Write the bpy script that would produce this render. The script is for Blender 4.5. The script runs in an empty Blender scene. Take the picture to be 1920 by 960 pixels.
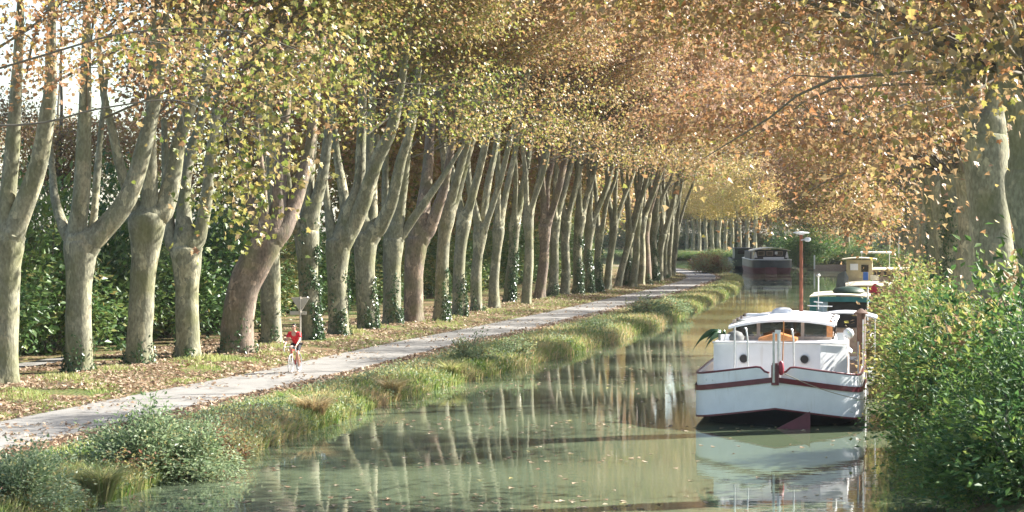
import bpy, bmesh, math, random
import numpy as np
from mathutils import Vector, noise as mnoise

# ------------------------------------------------------------------ camera, sky, sun, exposure
sc = bpy.context.scene
F, CX, HY, H = 4000.0, 960.0, 430.0, 5.6          # focal length in photo pixels, horizon row, camera height over the water
cam_d = bpy.data.cameras.new('camera'); cam = bpy.data.objects.new('camera', cam_d)
sc.collection.objects.link(cam); sc.camera = cam
cam_d.sensor_width = 36; cam_d.lens = 36 * F / 1920; cam_d.shift_y = -50 / 1920
cam_d.clip_start = 0.5; cam_d.clip_end = 6000
cam.location = (0, 0, H); cam.rotation_euler = (math.radians(90), 0, 0)
SUN_AZ, SUN_EL = math.radians(68), math.radians(36)
w = bpy.data.worlds.new('World'); sc.world = w; w.use_nodes = True
wn = w.node_tree.nodes; wl = w.node_tree.links
sky = wn.new('ShaderNodeTexSky'); sky.sky_type = 'NISHITA'; sky.sun_disc = False
sky.sun_elevation = SUN_EL; sky.sun_rotation = SUN_AZ; sky.dust_density = 1.0
wl.new(sky.outputs[0], wn['Background'].inputs[0]); wn['Background'].inputs[1].default_value = 0.075
sun_d = bpy.data.lights.new('sun', 'SUN'); sun_d.energy = 5.0; sun_d.angle = math.radians(0.6); sun_d.color = (1, .955, .88)
sun = bpy.data.objects.new('sun', sun_d); sc.collection.objects.link(sun)
sv = Vector((math.sin(SUN_AZ)*math.cos(SUN_EL), math.cos(SUN_AZ)*math.cos(SUN_EL), math.sin(SUN_EL)))
sun.rotation_euler = sv.to_track_quat('Z', 'Y').to_euler()
sc.view_settings.view_transform = 'Standard'; sc.view_settings.look = 'None'
sc.view_settings.exposure = 2.05; sc.view_settings.gamma = 1.0
cy = sc.cycles
cy.max_bounces = 7; cy.diffuse_bounces = 4; cy.glossy_bounces = 3; cy.transmission_bounces = 5
cy.transparent_max_bounces = 6; cy.volume_bounces = 0; cy.use_denoising = True
cy.caustics_reflective = False; cy.caustics_refractive = False; cy.sample_clamp_indirect = 6

rng = np.random.default_rng(7); random.seed(7)
COL = sc.collection
def tag(o, label=None, cat=None, group=None, kind=None):
    if label: o['label'] = label
    if cat: o['category'] = cat
    if group: o['group'] = group
    if kind: o['kind'] = kind
    return o
def empty(name, loc, rz=0.0, label=None, cat=None, group=None):
    o = bpy.data.objects.new(name, None); COL.objects.link(o); o.location = loc; o.rotation_euler = (0, 0, rz)
    o.empty_display_size = .3
    return tag(o, label, cat, group)
def G(px, py, z=0.0):                              # point on the level z that the photo shows at a pixel
    d = (H - z) * F / (py - HY); return Vector(((px - CX) * d / F, d, z))
def A(px, py, d):                                  # point at depth d under a pixel
    return Vector(((px - CX) * d / F, d, H - (py - HY) * d / F))

# ------------------------------------------------------------------ materials
MATS = {}
def newmat(name):
    m = bpy.data.materials.new(name); m.use_nodes = True; MATS[name] = m
    return m, m.node_tree.nodes, m.node_tree.links, m.node_tree.nodes['Principled BSDF']
def ramp(n, stops):
    r = n.new('ShaderNodeValToRGB'); e = r.color_ramp.elements
    while len(e) < len(stops): e.new(.5)
    for k, (p, c) in zip(e, stops): k.position = p; k.color = (*c, 1)
    return r
def plain(name, col, rough=.5, metal=0.0, var=.12, scale=6.0, bump=0.0, spec=.5, dirt=None):
    m, n, l, b = newmat(name)
    tc = n.new('ShaderNodeTexCoord'); t = n.new('ShaderNodeTexNoise'); t.inputs['Scale'].default_value = scale
    t.inputs['Detail'].default_value = 6; l.new(tc.outputs['Object'], t.inputs['Vector'])
    lo = tuple(max(0, c*(1-var)) for c in col); hi = tuple(min(1, c*(1+var)) for c in col)
    r = ramp(n, [(.3, lo), (.7, hi)]); l.new(t.outputs[0], r.inputs[0]); out = r.outputs[0]
    if dirt:
        t2 = n.new('ShaderNodeTexNoise'); t2.inputs['Scale'].default_value = 2.2; t2.inputs['Detail'].default_value = 9
        mp = n.new('ShaderNodeMapping'); mp.inputs['Scale'].default_value = (3.0, 3.0, .5)
        l.new(tc.outputs['Object'], mp.inputs[0]); l.new(mp.outputs[0], t2.inputs['Vector'])
        r2 = ramp(n, [(.60, (0, 0, 0)), (.80, (.40, .40, .40))]); l.new(t2.outputs[0], r2.inputs[0])
        mx = n.new('ShaderNodeMix'); mx.data_type = 'RGBA'; mx.inputs[7].default_value = (*dirt, 1)
        l.new(r2.outputs[0], mx.inputs[0]); l.new(out, mx.inputs[6]); out = mx.outputs[2]
    l.new(out, b.inputs['Base Color'])
    b.inputs['Roughness'].default_value = rough; b.inputs['Metallic'].default_value = metal
    b.inputs['Specular IOR Level'].default_value = spec
    if bump:
        bp = n.new('ShaderNodeBump'); bp.inputs['Strength'].default_value = bump; bp.inputs['Distance'].default_value = .02
        l.new(t.outputs[0], bp.inputs['Height']); l.new(bp.outputs[0], b.inputs['Normal'])
    return m
def leafmat(name, stops, trans=.45, rough=.45, spec=.5, jitter=.35):
    # colour runs along a palette: each leaf's own value plus the plant's own turn of the season (object colour, red channel)
    m, n, l, b = newmat(name)
    at = n.new('ShaderNodeAttribute'); at.attribute_name = 'tone'
    oi = n.new('ShaderNodeObjectInfo'); sp = n.new('ShaderNodeSeparateColor'); l.new(oi.outputs['Color'], sp.inputs[0])
    ad = n.new('ShaderNodeMath'); ad.operation = 'ADD'; l.new(at.outputs['Fac'], ad.inputs[0]); l.new(sp.outputs[0], ad.inputs[1])
    r = ramp(n, stops); l.new(ad.outputs[0], r.inputs[0])
    l.new(r.outputs[0], b.inputs['Base Color']); b.inputs['Roughness'].default_value = rough
    b.inputs['Specular IOR Level'].default_value = spec
    tr = n.new('ShaderNodeBsdfTranslucent'); mx = n.new('ShaderNodeMixShader'); mx.inputs[0].default_value = trans
    l.new(r.outputs[0], tr.inputs[0]); l.new(b.outputs[0], mx.inputs[1]); l.new(tr.outputs[0], mx.inputs[2])
    l.new(mx.outputs[0], n['Material Output'].inputs[0])
    return m
PLANE_STOPS = [(0, (.10, .145, .03)), (.16, (.18, .215, .045)), (.30, (.31, .29, .075)), (.40, (.41, .31, .10)), (.50, (.36, .265, .135)), (.62, (.35, .225, .115)),
               (.72, (.37, .205, .09)), (.80, (.34, .155, .065)), (.90, (.37, .24, .16)), (1, (.26, .16, .105))]
LEAF = leafmat('plane_leaves', PLANE_STOPS, .45, .42, .45)
SUN_GOLD = leafmat('sunlit_golden_leaves', [(0, (.34, .36, .07)), (.3, (.54, .46, .15)), (.6, (.62, .47, .19)), (1, (.52, .34, .18))], .5, .5, .3)  # brighter golden plane leaves: the sunlit glow is put into the colour
SHRUB = leafmat('shrub_leaves', [(0, (.030, .075, .030)), (.25, (.065, .14, .038)), (.5, (.14, .23, .05)), (.7, (.27, .32, .08)), (.85, (.44, .40, .12)), (1, (.34, .23, .13))], .42, .5, .4)
LAUREL = leafmat('laurel_leaves', [(0, (.035, .08, .03)), (.4, (.08, .16, .045)), (.7, (.17, .25, .07)), (1, (.34, .29, .10))], .3, .42, .5)
SILVER = leafmat('silver_leaves', [(0, (.07, .13, .05)), (.4, (.18, .25, .12)), (.7, (.31, .37, .22)), (.9, (.42, .36, .12)), (1, (.30, .14, .08))], .5, .45, .5)
IVY = leafmat('ivy_leaves', [(0, (.02, .05, .02)), (.5, (.045, .10, .03)), (1, (.12, .18, .06))], .2, .3, .6)
GRASS = leafmat('grass_blades', [(0, (.09, .18, .03)), (.35, (.20, .28, .07)), (.6, (.34, .36, .13)), (.8, (.50, .42, .21)), (1, (.52, .38, .21))], .45, .5, .4)
LITTER = leafmat('fallen_leaves', [(0, (.17, .10, .058)), (.35, (.28, .185, .115)), (.7, (.40, .30, .20)), (.9, (.48, .40, .30)), (1, (.40, .34, .13))], .2, .6, .3)

def bark_material(name, dark, mid, pale):
    m, n, l, b = newmat(name)
    tc = n.new('ShaderNodeTexCoord'); oi = n.new('ShaderNodeObjectInfo')
    ad = n.new('ShaderNodeVectorMath'); ad.operation = 'ADD'; l.new(tc.outputs['Object'], ad.inputs[0])
    sc_ = n.new('ShaderNodeVectorMath'); sc_.operation = 'SCALE'; sc_.inputs[0].default_value = (37, 53, 11)
    l.new(oi.outputs['Random'], sc_.inputs['Scale']); l.new(sc_.outputs[0], ad.inputs[1])
    mp = n.new('ShaderNodeMapping'); mp.inputs['Scale'].default_value = (1.6, 1.6, .7); l.new(ad.outputs[0], mp.inputs[0])
    t = n.new('ShaderNodeTexNoise'); t.inputs['Scale'].default_value = 1.3; t.inputs['Detail'].default_value = 8; t.inputs['Roughness'].default_value = .65
    l.new(mp.outputs[0], t.inputs['Vector'])
    r = ramp(n, [(.28, dark), (.47, mid), (.60, mid), (.74, pale)]); l.new(t.outputs[0], r.inputs[0])
    v = n.new('ShaderNodeTexNoise'); v.inputs['Scale'].default_value = 14; v.inputs['Detail'].default_value = 5
    mp2 = n.new('ShaderNodeMapping'); mp2.inputs['Scale'].default_value = (1, 1, .45); l.new(ad.outputs[0], mp2.inputs[0]); l.new(mp2.outputs[0], v.inputs['Vector'])
    r2 = ramp(n, [(.35, (.72, .72, .70)), (.65, (1.18, 1.18, 1.15))]); l.new(v.outputs[0], r2.inputs[0])
    mx = n.new('ShaderNodeMix'); mx.data_type = 'RGBA'; mx.blend_type = 'MULTIPLY'; mx.inputs[0].default_value = 1
    l.new(r.outputs[0], mx.inputs[6]); l.new(r2.outputs[0], mx.inputs[7])
    # flaking plates: cells pulled out of shape by noise, each with its own grey, olive or cream
    dn = n.new('ShaderNodeTexNoise'); dn.inputs['Scale'].default_value = 3.0; l.new(ad.outputs[0], dn.inputs['Vector'])
    dm = n.new('ShaderNodeMix'); dm.data_type = 'VECTOR'; dm.inputs[0].default_value = .30; l.new(mp2.outputs[0], dm.inputs[4]); l.new(dn.outputs['Color'], dm.inputs[5])
    vo = n.new('ShaderNodeTexVoronoi'); vo.inputs['Scale'].default_value = 5.5; l.new(dm.outputs[1], vo.inputs['Vector'])
    sx = n.new('ShaderNodeSeparateColor'); l.new(vo.outputs['Color'], sx.inputs[0])
    rv = ramp(n, [(0, (.72, .74, .70)), (.45, (.92, .93, .88)), (.75, (1.05, 1.0, .92)), (.86, (1.5, 1.44, 1.3))]); rv.color_ramp.interpolation = 'CONSTANT'; l.new(sx.outputs[0], rv.inputs[0])
    mv = n.new('ShaderNodeMix'); mv.data_type = 'RGBA'; mv.blend_type = 'MULTIPLY'; mv.inputs[0].default_value = .8
    l.new(mx.outputs[2], mv.inputs[6]); l.new(rv.outputs[0], mv.inputs[7]); mx = mv
    # moss and lichen with a shape of its own
    t3 = n.new('ShaderNodeTexNoise'); t3.inputs['Scale'].default_value = .9; t3.inputs['Detail'].default_value = 6; l.new(ad.outputs[0], t3.inputs['Vector'])
    r3 = ramp(n, [(.48, (0, 0, 0)), (.70, (.7, .7, .7))]); l.new(t3.outputs[0], r3.inputs[0])
    mo = n.new('ShaderNodeMix'); mo.data_type = 'RGBA'; mo.inputs[7].default_value = (.145, .15, .065, 1)
    l.new(r3.outputs[0], mo.inputs[0]); l.new(mx.outputs[2], mo.inputs[6])
    l.new(mo.outputs[2], b.inputs['Base Color']); b.inputs['Roughness'].default_value = .85; b.inputs['Specular IOR Level'].default_value = .2
    bp = n.new('ShaderNodeBump'); bp.inputs['Strength'].default_value = .6; bp.inputs['Distance'].default_value = .03
    l.new(v.outputs[0], bp.inputs['Height']); l.new(bp.outputs[0], b.inputs['Normal'])
    return m
BARK = bark_material('plane_bark', (.145, .138, .10), (.285, .272, .205), (.52, .48, .39))
BARK_BROWN = bark_material('brown_plane_bark', (.14, .105, .085), (.235, .185, .155), (.40, .33, .28))
TWIG = plain('twig_bark', (.16, .14, .105), .9)

def ground_material():
    m, n, l, b = newmat('ground_soil')
    tc = n.new('ShaderNodeTexCoord')
    t = n.new('ShaderNodeTexNoise'); t.inputs['Scale'].default_value = .35; t.inputs['Detail'].default_value = 10; t.inputs['Roughness'].default_value = .7
    l.new(tc.outputs['Object'], t.inputs['Vector'])
    r = ramp(n, [(.3, (.055, .085, .022)), (.45, (.10, .11, .04)), (.55, (.17, .13, .07)), (.7, (.24, .16, .09))]); l.new(t.outputs[0], r.inputs[0])
    v = n.new('ShaderNodeTexVoronoi'); v.inputs['Scale'].default_value = 9; l.new(tc.outputs['Object'], v.inputs['Vector'])
    mx = n.new('ShaderNodeMix'); mx.data_type = 'RGBA'; mx.blend_type = 'OVERLAY'; mx.inputs[0].default_value = .45
    l.new(r.outputs[0], mx.inputs[6]); l.new(v.outputs['Color'], mx.inputs[7]); 
    hs = n.new('ShaderNodeMix'); hs.data_type = 'RGBA'; hs.inputs[0].default_value = .6
    l.new(mx.outputs[2], hs.inputs[6]); l.new(r.outputs[0], hs.inputs[7])
    l.new(hs.outputs[2], b.inputs['Base Color']); b.inputs['Roughness'].default_value = .95; b.inputs['Specular IOR Level'].default_value = .1
    bp = n.new('ShaderNodeBump'); bp.inputs['Strength'].default_value = .7; bp.inputs['Distance'].default_value = .08
    l.new(v.outputs['Distance'], bp.inputs['Height']); l.new(bp.outputs[0], b.inputs['Normal'])
    return m
SOIL = ground_material()
def path_material():
    m, n, l, b = newmat('towpath_surface')
    tc = n.new('ShaderNodeTexCoord')
    t = n.new('ShaderNodeTexNoise'); t.inputs['Scale'].default_value = .8; t.inputs['Detail'].default_value = 12; t.inputs['Roughness'].default_value = .7
    l.new(tc.outputs['Object'], t.inputs['Vector'])
    r = ramp(n, [(.32, (.13, .122, .11)), (.45, (.205, .196, .18)), (.7, (.26, .25, .232))]); l.new(t.outputs[0], r.inputs[0])
    g = n.new('ShaderNodeTexNoise'); g.inputs['Scale'].default_value = 60; g.inputs['Detail'].default_value = 3; l.new(tc.outputs['Object'], g.inputs['Vector'])
    r2 = ramp(n, [(.3, (.8, .8, .8)), (.7, (1.15, 1.15, 1.15))]); l.new(g.outputs[0], r2.inputs[0])
    mx = n.new('ShaderNodeMix'); mx.data_type = 'RGBA'; mx.blend_type = 'MULTIPLY'; mx.inputs[0].default_value = 1
    l.new(r.outputs[0], mx.inputs[6]); l.new(r2.outputs[0], mx.inputs[7]); l.new(mx.outputs[2], b.inputs['Base Color'])
    b.inputs['Roughness'].default_value = .9; b.inputs['Specular IOR Level'].default_value = .25
    return m
PATH = path_material()
def water_material():
    m, n, l, b = newmat('canal_water')
    tc = n.new('ShaderNodeTexCoord')
    mp = n.new('ShaderNodeMapping'); mp.inputs['Scale'].default_value = (.55, 1.0, 1); mp.inputs['Rotation'].default_value = (0, 0, math.radians(-10)); l.new(tc.outputs['Object'], mp.inputs[0])
    t = n.new('ShaderNodeTexNoise'); t.inputs['Scale'].default_value = 2.3; t.inputs['Detail'].default_value = 3; l.new(mp.outputs[0], t.inputs['Vector'])
    # calm and ruffled bands
    mp2 = n.new('ShaderNodeMapping'); mp2.inputs['Scale'].default_value = (.05, .16, 1); l.new(tc.outputs['Object'], mp2.inputs[0])
    t2 = n.new('ShaderNodeTexNoise'); t2.inputs['Scale'].default_value = 1.0; t2.inputs['Detail'].default_value = 4; l.new(mp2.outputs[0], t2.inputs['Vector'])
    rr = ramp(n, [(.38, (.08, .08, .08)), (.62, (.30, .30, .30))]); l.new(t2.outputs[0], rr.inputs[0])
    bp = n.new('ShaderNodeBump'); bp.inputs['Distance'].default_value = .010; l.new(rr.outputs[0], bp.inputs['Strength'])
    l.new(t.outputs[0], bp.inputs['Height']); l.new(bp.outputs[0], b.inputs['Normal'])
    r = ramp(n, [(.35, (.088, .114, .068)), (.65, (.112, .142, .086))]); l.new(t2.outputs[0], r.inputs[0])
    l.new(r.outputs[0], b.inputs['Base Color'])
    b.inputs['Roughness'].default_value = .025; b.inputs['IOR'].default_value = 1.33
    return m
WATER = water_material()

# ------------------------------------------------------------------ mesh helpers
def np_mesh(name, V, faces_flat, counts, mat, tone=None, smooth=False):
    me = bpy.data.meshes.new(name)
    V = np.ascontiguousarray(V, dtype=np.float32); nv = len(V)
    faces_flat = np.ascontiguousarray(faces_flat, dtype=np.int32); counts = np.asarray(counts, dtype=np.int32)
    me.vertices.add(nv); me.vertices.foreach_set('co', V.ravel())
    me.loops.add(len(faces_flat)); me.loops.foreach_set('vertex_index', faces_flat)
    me.polygons.add(len(counts)); st = np.concatenate([[0], np.cumsum(counts)[:-1]]).astype(np.int32)
    me.polygons.foreach_set('loop_start', st)
    me.polygons.foreach_set('use_smooth', np.full(len(counts), smooth, dtype=bool))
    if tone is not None:
        a = me.attributes.new('tone', 'FLOAT', 'POINT'); a.data.foreach_set('value', np.ascontiguousarray(tone, dtype=np.float32))
    me.update(calc_edges=True); me.validate()
    me.materials.append(mat)
    return me
def mobj(name, me, parent=None, loc=None):
    o = bpy.data.objects.new(name, me); COL.objects.link(o); o.color = (0, 0, 0, 1)
    if parent is not None: o.parent = parent
    if loc is not None: o.location = loc
    return o
# leaf outlines (x across, y along, z lift), as faces
LOBED = (np.array([(0, 0, 0), (.52, .22, .05), (.26, .50, .02), (0, 1, -.10), (-.26, .50, .02), (-.52, .22, .05)]), [(0, 1, 2, 3), (0, 3, 4, 5)])
OVAL = (np.array([(0, 0, 0), (.27, .45, .06), (0, 1, -.08), (-.27, .45, .06)]), [(0, 1, 2), (0, 2, 3)])
MAPLE = (np.array([(0, 0, 0), (.24, .03, .02), (.54, .14, .06), (.33, .34, .03), (.58, .58, .05), (.22, .62, 0), (0, 1, -.12), (-.22, .62, 0), (-.58, .58, .05), (-.33, .34, .03), (-.54, .14, .06), (-.24, .03, .02)]), [(0, 1, 2, 3), (0, 3, 4, 5), (0, 5, 6, 7), (0, 7, 8, 9), (0, 9, 10, 11)])
def norm(a): return a / np.maximum(np.linalg.norm(a, axis=1, keepdims=True), 1e-9)
def leaves(name, P, axis, nrm, size, tone, mat, tpl=LOBED):
    tv, tf = tpl; n = len(P); k = len(tv)
    a = norm(axis); b = norm(np.cross(a, nrm)); c = np.cross(b, a)
    V = P[:, None, :] + size[:, None, None] * (tv[None, :, 0:1]*b[:, None, :] + tv[None, :, 1:2]*a[:, None, :] + tv[None, :, 2:3]*c[:, None, :])
    fl = np.array([i for f in tf for i in f]); cn = np.array([len(f) for f in tf])
    FF = (np.arange(n)[:, None]*k + fl[None, :]).ravel()
    return np_mesh(name, V.reshape(-1, 3), FF, np.tile(cn, n), mat, np.repeat(np.clip(tone, 0, 1), k))
class MB:
    def __init__(s): s.v = []; s.f = []
    def add(s, vs, fs):
        o = len(s.v); s.v += [tuple(v) for v in vs]; s.f += [tuple(i+o for i in f) for f in fs]; return s
    def box(s, c, d, rz=0.0, rx=0.0, taper=1.0):
        vs = []
        for z in (-.5, .5):
            t = taper if z > 0 else 1.0
            for x, y in ((-.5, -.5), (.5, -.5), (.5, .5), (-.5, .5)):
                p = Vector((x*d[0]*t, y*d[1]*t, z*d[2]))
                if rx: p = Vector((p.x, p.y*math.cos(rx)-p.z*math.sin(rx), p.y*math.sin(rx)+p.z*math.cos(rx)))
                if rz: p = Vector((p.x*math.cos(rz)-p.y*math.sin(rz), p.x*math.sin(rz)+p.y*math.cos(rz), p.z))
                vs.append(p + Vector(c))
        return s.add(vs, [(3, 2, 1, 0), (4, 5, 6, 7), (0, 1, 5, 4), (1, 2, 6, 5), (2, 3, 7, 6), (3, 0, 4, 7)])
    def tube(s, pts, rad, k=8, closed=False, cap=True):
        pts = [Vector(p) for p in pts]; n = len(pts)
        if not hasattr(rad, '__len__'): rad = [rad]*n
        up = Vector((.13, .27, .95)); vs = []
        for i, p in enumerate(pts):
            t = (pts[(i+1) % n] - pts[i-1]) if closed else (pts[min(i+1, n-1)] - pts[max(i-1, 0)])
            t.normalize()
            if i == 0: u = (up - t*up.dot(t)); u = u if u.length > .1 else Vector((1, 0, 0)) - t*t.x
            else: u = u - t*u.dot(t)
            u.normalize(); w_ = t.cross(u)
            for j in range(k):
                a = 2*math.pi*j/k; vs.append(p + (u*math.cos(a) + w_*math.sin(a))*rad[i])
        fs = [(i*k+j, i*k+(j+1) % k, ((i+1) % n)*k+(j+1) % k, ((i+1) % n)*k+j) for i in range(n if closed else n-1) for j in range(k)]
        if cap and not closed: fs += [tuple(reversed(range(k))), tuple(range((n-1)*k, n*k))]
        return s.add(vs, fs)
    def lathe(s, c, prof, k=16):                   # profile of (radius, z)
        vs = [(c[0]+r*math.cos(2*math.pi*j/k), c[1]+r*math.sin(2*math.pi*j/k), c[2]+z) for r, z in prof for j in range(k)]
        n = len(prof); fs = [(i*k+j, i*k+(j+1) % k, (i+1)*k+(j+1) % k, (i+1)*k+j) for i in range(n-1) for j in range(k)]
        fs += [tuple(reversed(range(k))), tuple(range((n-1)*k, n*k))]
        return s.add(vs, fs)
    def disc(s, c, r, nrm, th, k=20):              # a short cylinder along nrm
        nrm = Vector(nrm).normalized(); return s.tube([Vector(c)-nrm*th/2, Vector(c)+nrm*th/2], r, k)
    def prism(s, poly, z0, z1):
        n = len(poly)
        vs = [(x, y, z0(x, y) if callable(z0) else z0) for x, y in poly] + [(x, y, z1(x, y) if callable(z1) else z1) for x, y in poly]
        return s.add(vs, [tuple(reversed(range(n))), tuple(range(n, 2*n))] + [(i, (i+1) % n, n+(i+1) % n, n+i) for i in range(n)])
    def rings(s, R, close=False, cap=False):       # a skin over rows of points
        n = len(R[0]); o = [p for r in R for p in r]
        m = n if close else n-1
        fs = [(i*n+j, i*n+(j+1) % n, (i+1)*n+(j+1) % n, (i+1)*n+j) for i in range(len(R)-1) for j in range(m)]
        if cap: fs += [tuple(reversed(range(n))), tuple(range((len(R)-1)*n, len(R)*n))]
        return s.add(o, fs)
    def sheet(s, R, th):                           # rows of points given a thickness downwards
        n = len(R[0]); m = len(R); top = [Vector(p) for r in R for p in r]; bot = [p - Vector((0, 0, th)) for p in top]; N = n*m
        fs = []
        for i in range(m-1):
            for j in range(n-1):
                a, b, c, d = i*n+j, i*n+j+1, (i+1)*n+j+1, (i+1)*n+j
                fs += [(a, b, c, d), (N+d, N+c, N+b, N+a)]
        ed = [(j, j+1) for j in range(n-1)] + [((i+1)*n-1, (i+2)*n-1) for i in range(m-1)] + [((m-1)*n+j+1, (m-1)*n+j) for j in range(n-1)] + [((i+1)*n, i*n) for i in range(m-1)]
        fs += [(b, a, N+a, N+b) for a, b in ed]
        return s.add(top+bot, fs)
    def mesh(s, name, mat, smooth=False):
        me = bpy.data.meshes.new(name); me.from_pydata(s.v, [], s.f); me.materials.append(mat)
        bm = bmesh.new(); bm.from_mesh(me); bmesh.ops.recalc_face_normals(bm, faces=bm.faces); bm.to_mesh(me); bm.free()
        if smooth:
            me.polygons.foreach_set('use_smooth', np.ones(len(me.polygons), dtype=bool))
            me.set_sharp_from_angle(angle=math.radians(45))
        return me
    def build(s, name, mat, parent=None, smooth=False): return mobj(name, s.mesh(name, mat, smooth), parent)

# ------------------------------------------------------------------ lie of the land: everything as a function of depth y
YL = [5, 20, 42, 51, 60, 70, 86, 102, 121, 160, 195, 224, 240, 255, 270, 285, 300, 320, 340, 355, 365]
XL_ = [-16, -12.4, -8.7, -7.0, -5.4, -3.8, .3, 4.2, 8.2, 14.8, 20.6, 24.2, 25.8, 26, 25.6, 24.5, 22, 14, 0, -40, -400]
YR = [5, 42, 60, 95, 120, 150, 180, 230, 290, 330, 373, 380, 390, 395, 400]
XR_ = [1.5, 8.6, 11.2, 17.6, 21.8, 27.0, 31.8, 39.6, 45.0, 44, 38, 30, 0, -40, -400]
YP = [5, 40, 56.9, 65, 76, 88.8, 97, 109, 121, 136, 165, 186, 210, 224, 240, 255, 267, 280, 300, 320, 340, 355, 365]
XP_ = [-25, -17.2, -13.7, -12.0, -9.4, -7.0, -5.4, -2.7, -.2, 2.9, 8.4, 12.4, 16.4, 18.3, 19.6, 19.9, 19.3, 18, 14, 6, -8, -50, -410]
def smooth_interp(Y, X):
    yy = np.arange(0, 420, 1.0); xx = np.interp(yy, Y, X); k = np.ones(7)/7
    m = yy < 330; xs = np.convolve(np.pad(xx, 3, mode='edge'), k, 'valid'); xx = np.where(m, xs, xx)
    return lambda y: np.interp(y, yy, xx)
xl = smooth_interp(YL, XL_); xr = smooth_interp(YR, XR_); xpl = smooth_interp(YP, XP_)
def xpr(y): return xpl(y) + np.interp(y, [40, 60, 90, 130, 200, 300], [3.9, 3.8, 3.6, 3.45, 3.3, 3.3])
def zg(x, y):
    x = np.asarray(x, float); y = np.asarray(y, float)
    d = xl(y) - x; pl, pr = xpl(y), xpr(y)
    zb = np.interp(d, [-2, -.3, 0, .3, .8, 1.6], [-.8, -.25, 0, .24, .36, .42])
    e = pl - x
    zv = np.interp(e, [0, .8, 3.4, 6, 30], [.45, .49, .62, .56, .6])
    z = np.where(x > pr, np.minimum(zb, .45), np.where(x >= pl, .45, zv))
    z = np.where(d < 0, zb, z)
    r = x - xr(y); zr = np.interp(r, [-2, -.2, 0, .6, 2, 5, 30], [-.8, -.25, 0, .5, .9, 1.2, 1.4])
    return np.where(x > (xl(y)+xr(y))/2, zr, z)
def build_ground():
    ys = np.concatenate([np.arange(5, 130, 1.25), np.arange(130, 300, 2.5), np.arange(300, 420, 4), [450, 500, 600, 800, 1200, 2500]])
    rows = []
    for y in ys:
        a, b, p, q = float(xl(y)), float(xr(y)), float(xpl(y)), float(xpr(y))
        if y > 364: a = p = q = -410.0
        if y > 399: b = -405.0
        xs = [-2500, -700, p-60, p-30, p-15, p-8, p-6, p-4.6, p-3.4, p-2.2, p-.8, p, q, max(q+.02, a-1.6), a-.8, a-.5, a-.3, a-.1, a, a+.3, a+2, max(a+2.1, b-2), b-.2, b, b+.3, b+.6, b+1.3, b+2, b+5, b+12, b+30, b+80, b+700, 2500]
        xs = np.maximum.accumulate(np.array(xs) + np.arange(len(xs))*1e-4)
        z = zg(xs, np.full(len(xs), y)) if y <= 399 else np.full(len(xs), 1.2)
        jit = np.array([mnoise.noise((x*.6, y*.6, 3.1)) for x in xs]) * .05
        on = (xs >= p-.5) & (xs <= q+.3); z = z + np.where(on | (z < .15), 0, jit)
        rows.append(np.stack([xs, np.full(len(xs), y), z], 1))
    n = len(rows[0]); V = np.concatenate(rows); i, j = np.meshgrid(np.arange(len(rows)-1), np.arange(n-1), indexing='ij'); b0 = (i*n+j).ravel()
    FF = np.stack([b0, b0+1, b0+n+1, b0+n], 1).ravel()
    return tag(mobj('ground', np_mesh('ground', V, FF, np.full(len(b0), 4), SOIL, smooth=True)), kind='structure')
build_ground()
# the towpath: a sheet lying just over the ground
ys = np.concatenate([np.arange(6, 300, 1.25)]); b = MB(); R = []
for y in ys:
    p, q = float(xpl(y)), float(xpr(y)); e0 = .10*mnoise.noise((y*.7, 1, 0)); e1 = .16*mnoise.noise((y*.6, 9, 0))
    R.append([(p+e0, y, .466), (p+(q-p)*.33, y, .486), (p+(q-p)*.66, y, .486), (q+e1, y, .466)])
b.rings(R); tag(b.build('towpath', PATH, None, True), kind='structure')
# narrow side track behind the first trees
b = MB(); b.rings([[(-19.6+.17*(y-66)-1.0, y, .62), (-19.6+.17*(y-66)+.1, y, .62)] for y in np.arange(60, 86, 2.)]); tag(b.build('side_path', PATH), kind='structure')
b = MB(); b.add([(-420, 5, 0), (120, 5, 0), (120, 405, 0), (-420, 405, 0)], [(0, 1, 2, 3)]); tag(b.build('water', WATER), kind='structure')

# ------------------------------------------------------------------ plane trees
def catmull(P, n):
    P = [np.array(p, float) for p in P]; P = [2*P[0]-P[1]] + P + [2*P[-1]-P[-2]]; out = []
    for i in range(1, len(P)-2):
        for t in np.linspace(0, 1, n, endpoint=False):
            a, b_, c, d = P[i-1:i+3]
            out.append(.5*((2*b_) + (-a+c)*t + (2*a-5*b_+4*c-d)*t*t + (-a+3*b_-3*c+d)*t**3))
    out.append(P[-2]); return out
def wood(mb, pts, rad, k, seed, flare=False, bump=.07):
    q = catmull([(*p, r) for p, r in zip(pts, rad)], 4)
    P = [Vector(a[:3]) for a in q]; R = [max(.012, a[3]) for a in q]
    o = len(mb.v); mb.tube(P, R, k)
    for i in range(len(P)):
        for j in range(k):
            v = Vector(mb.v[o+i*k+j]); d = v - P[i]; s = 1 + bump*(mnoise.noise((v.x*1.1+seed, v.y*1.1, v.z*.7)) + .6*mnoise.noise((v.x*2.7, v.y*2.7+seed, v.z*1.8)))
            if flare:
                h = max(0, v.z); a = math.atan2(d.y, d.x); s *= 1 + math.exp(-h/.38)*(.20 + .16*math.sin(a*4+seed) + .10*math.sin(a*7+seed*2))
            mb.v[o+i*k+j] = tuple(P[i] + d*s)
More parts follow.
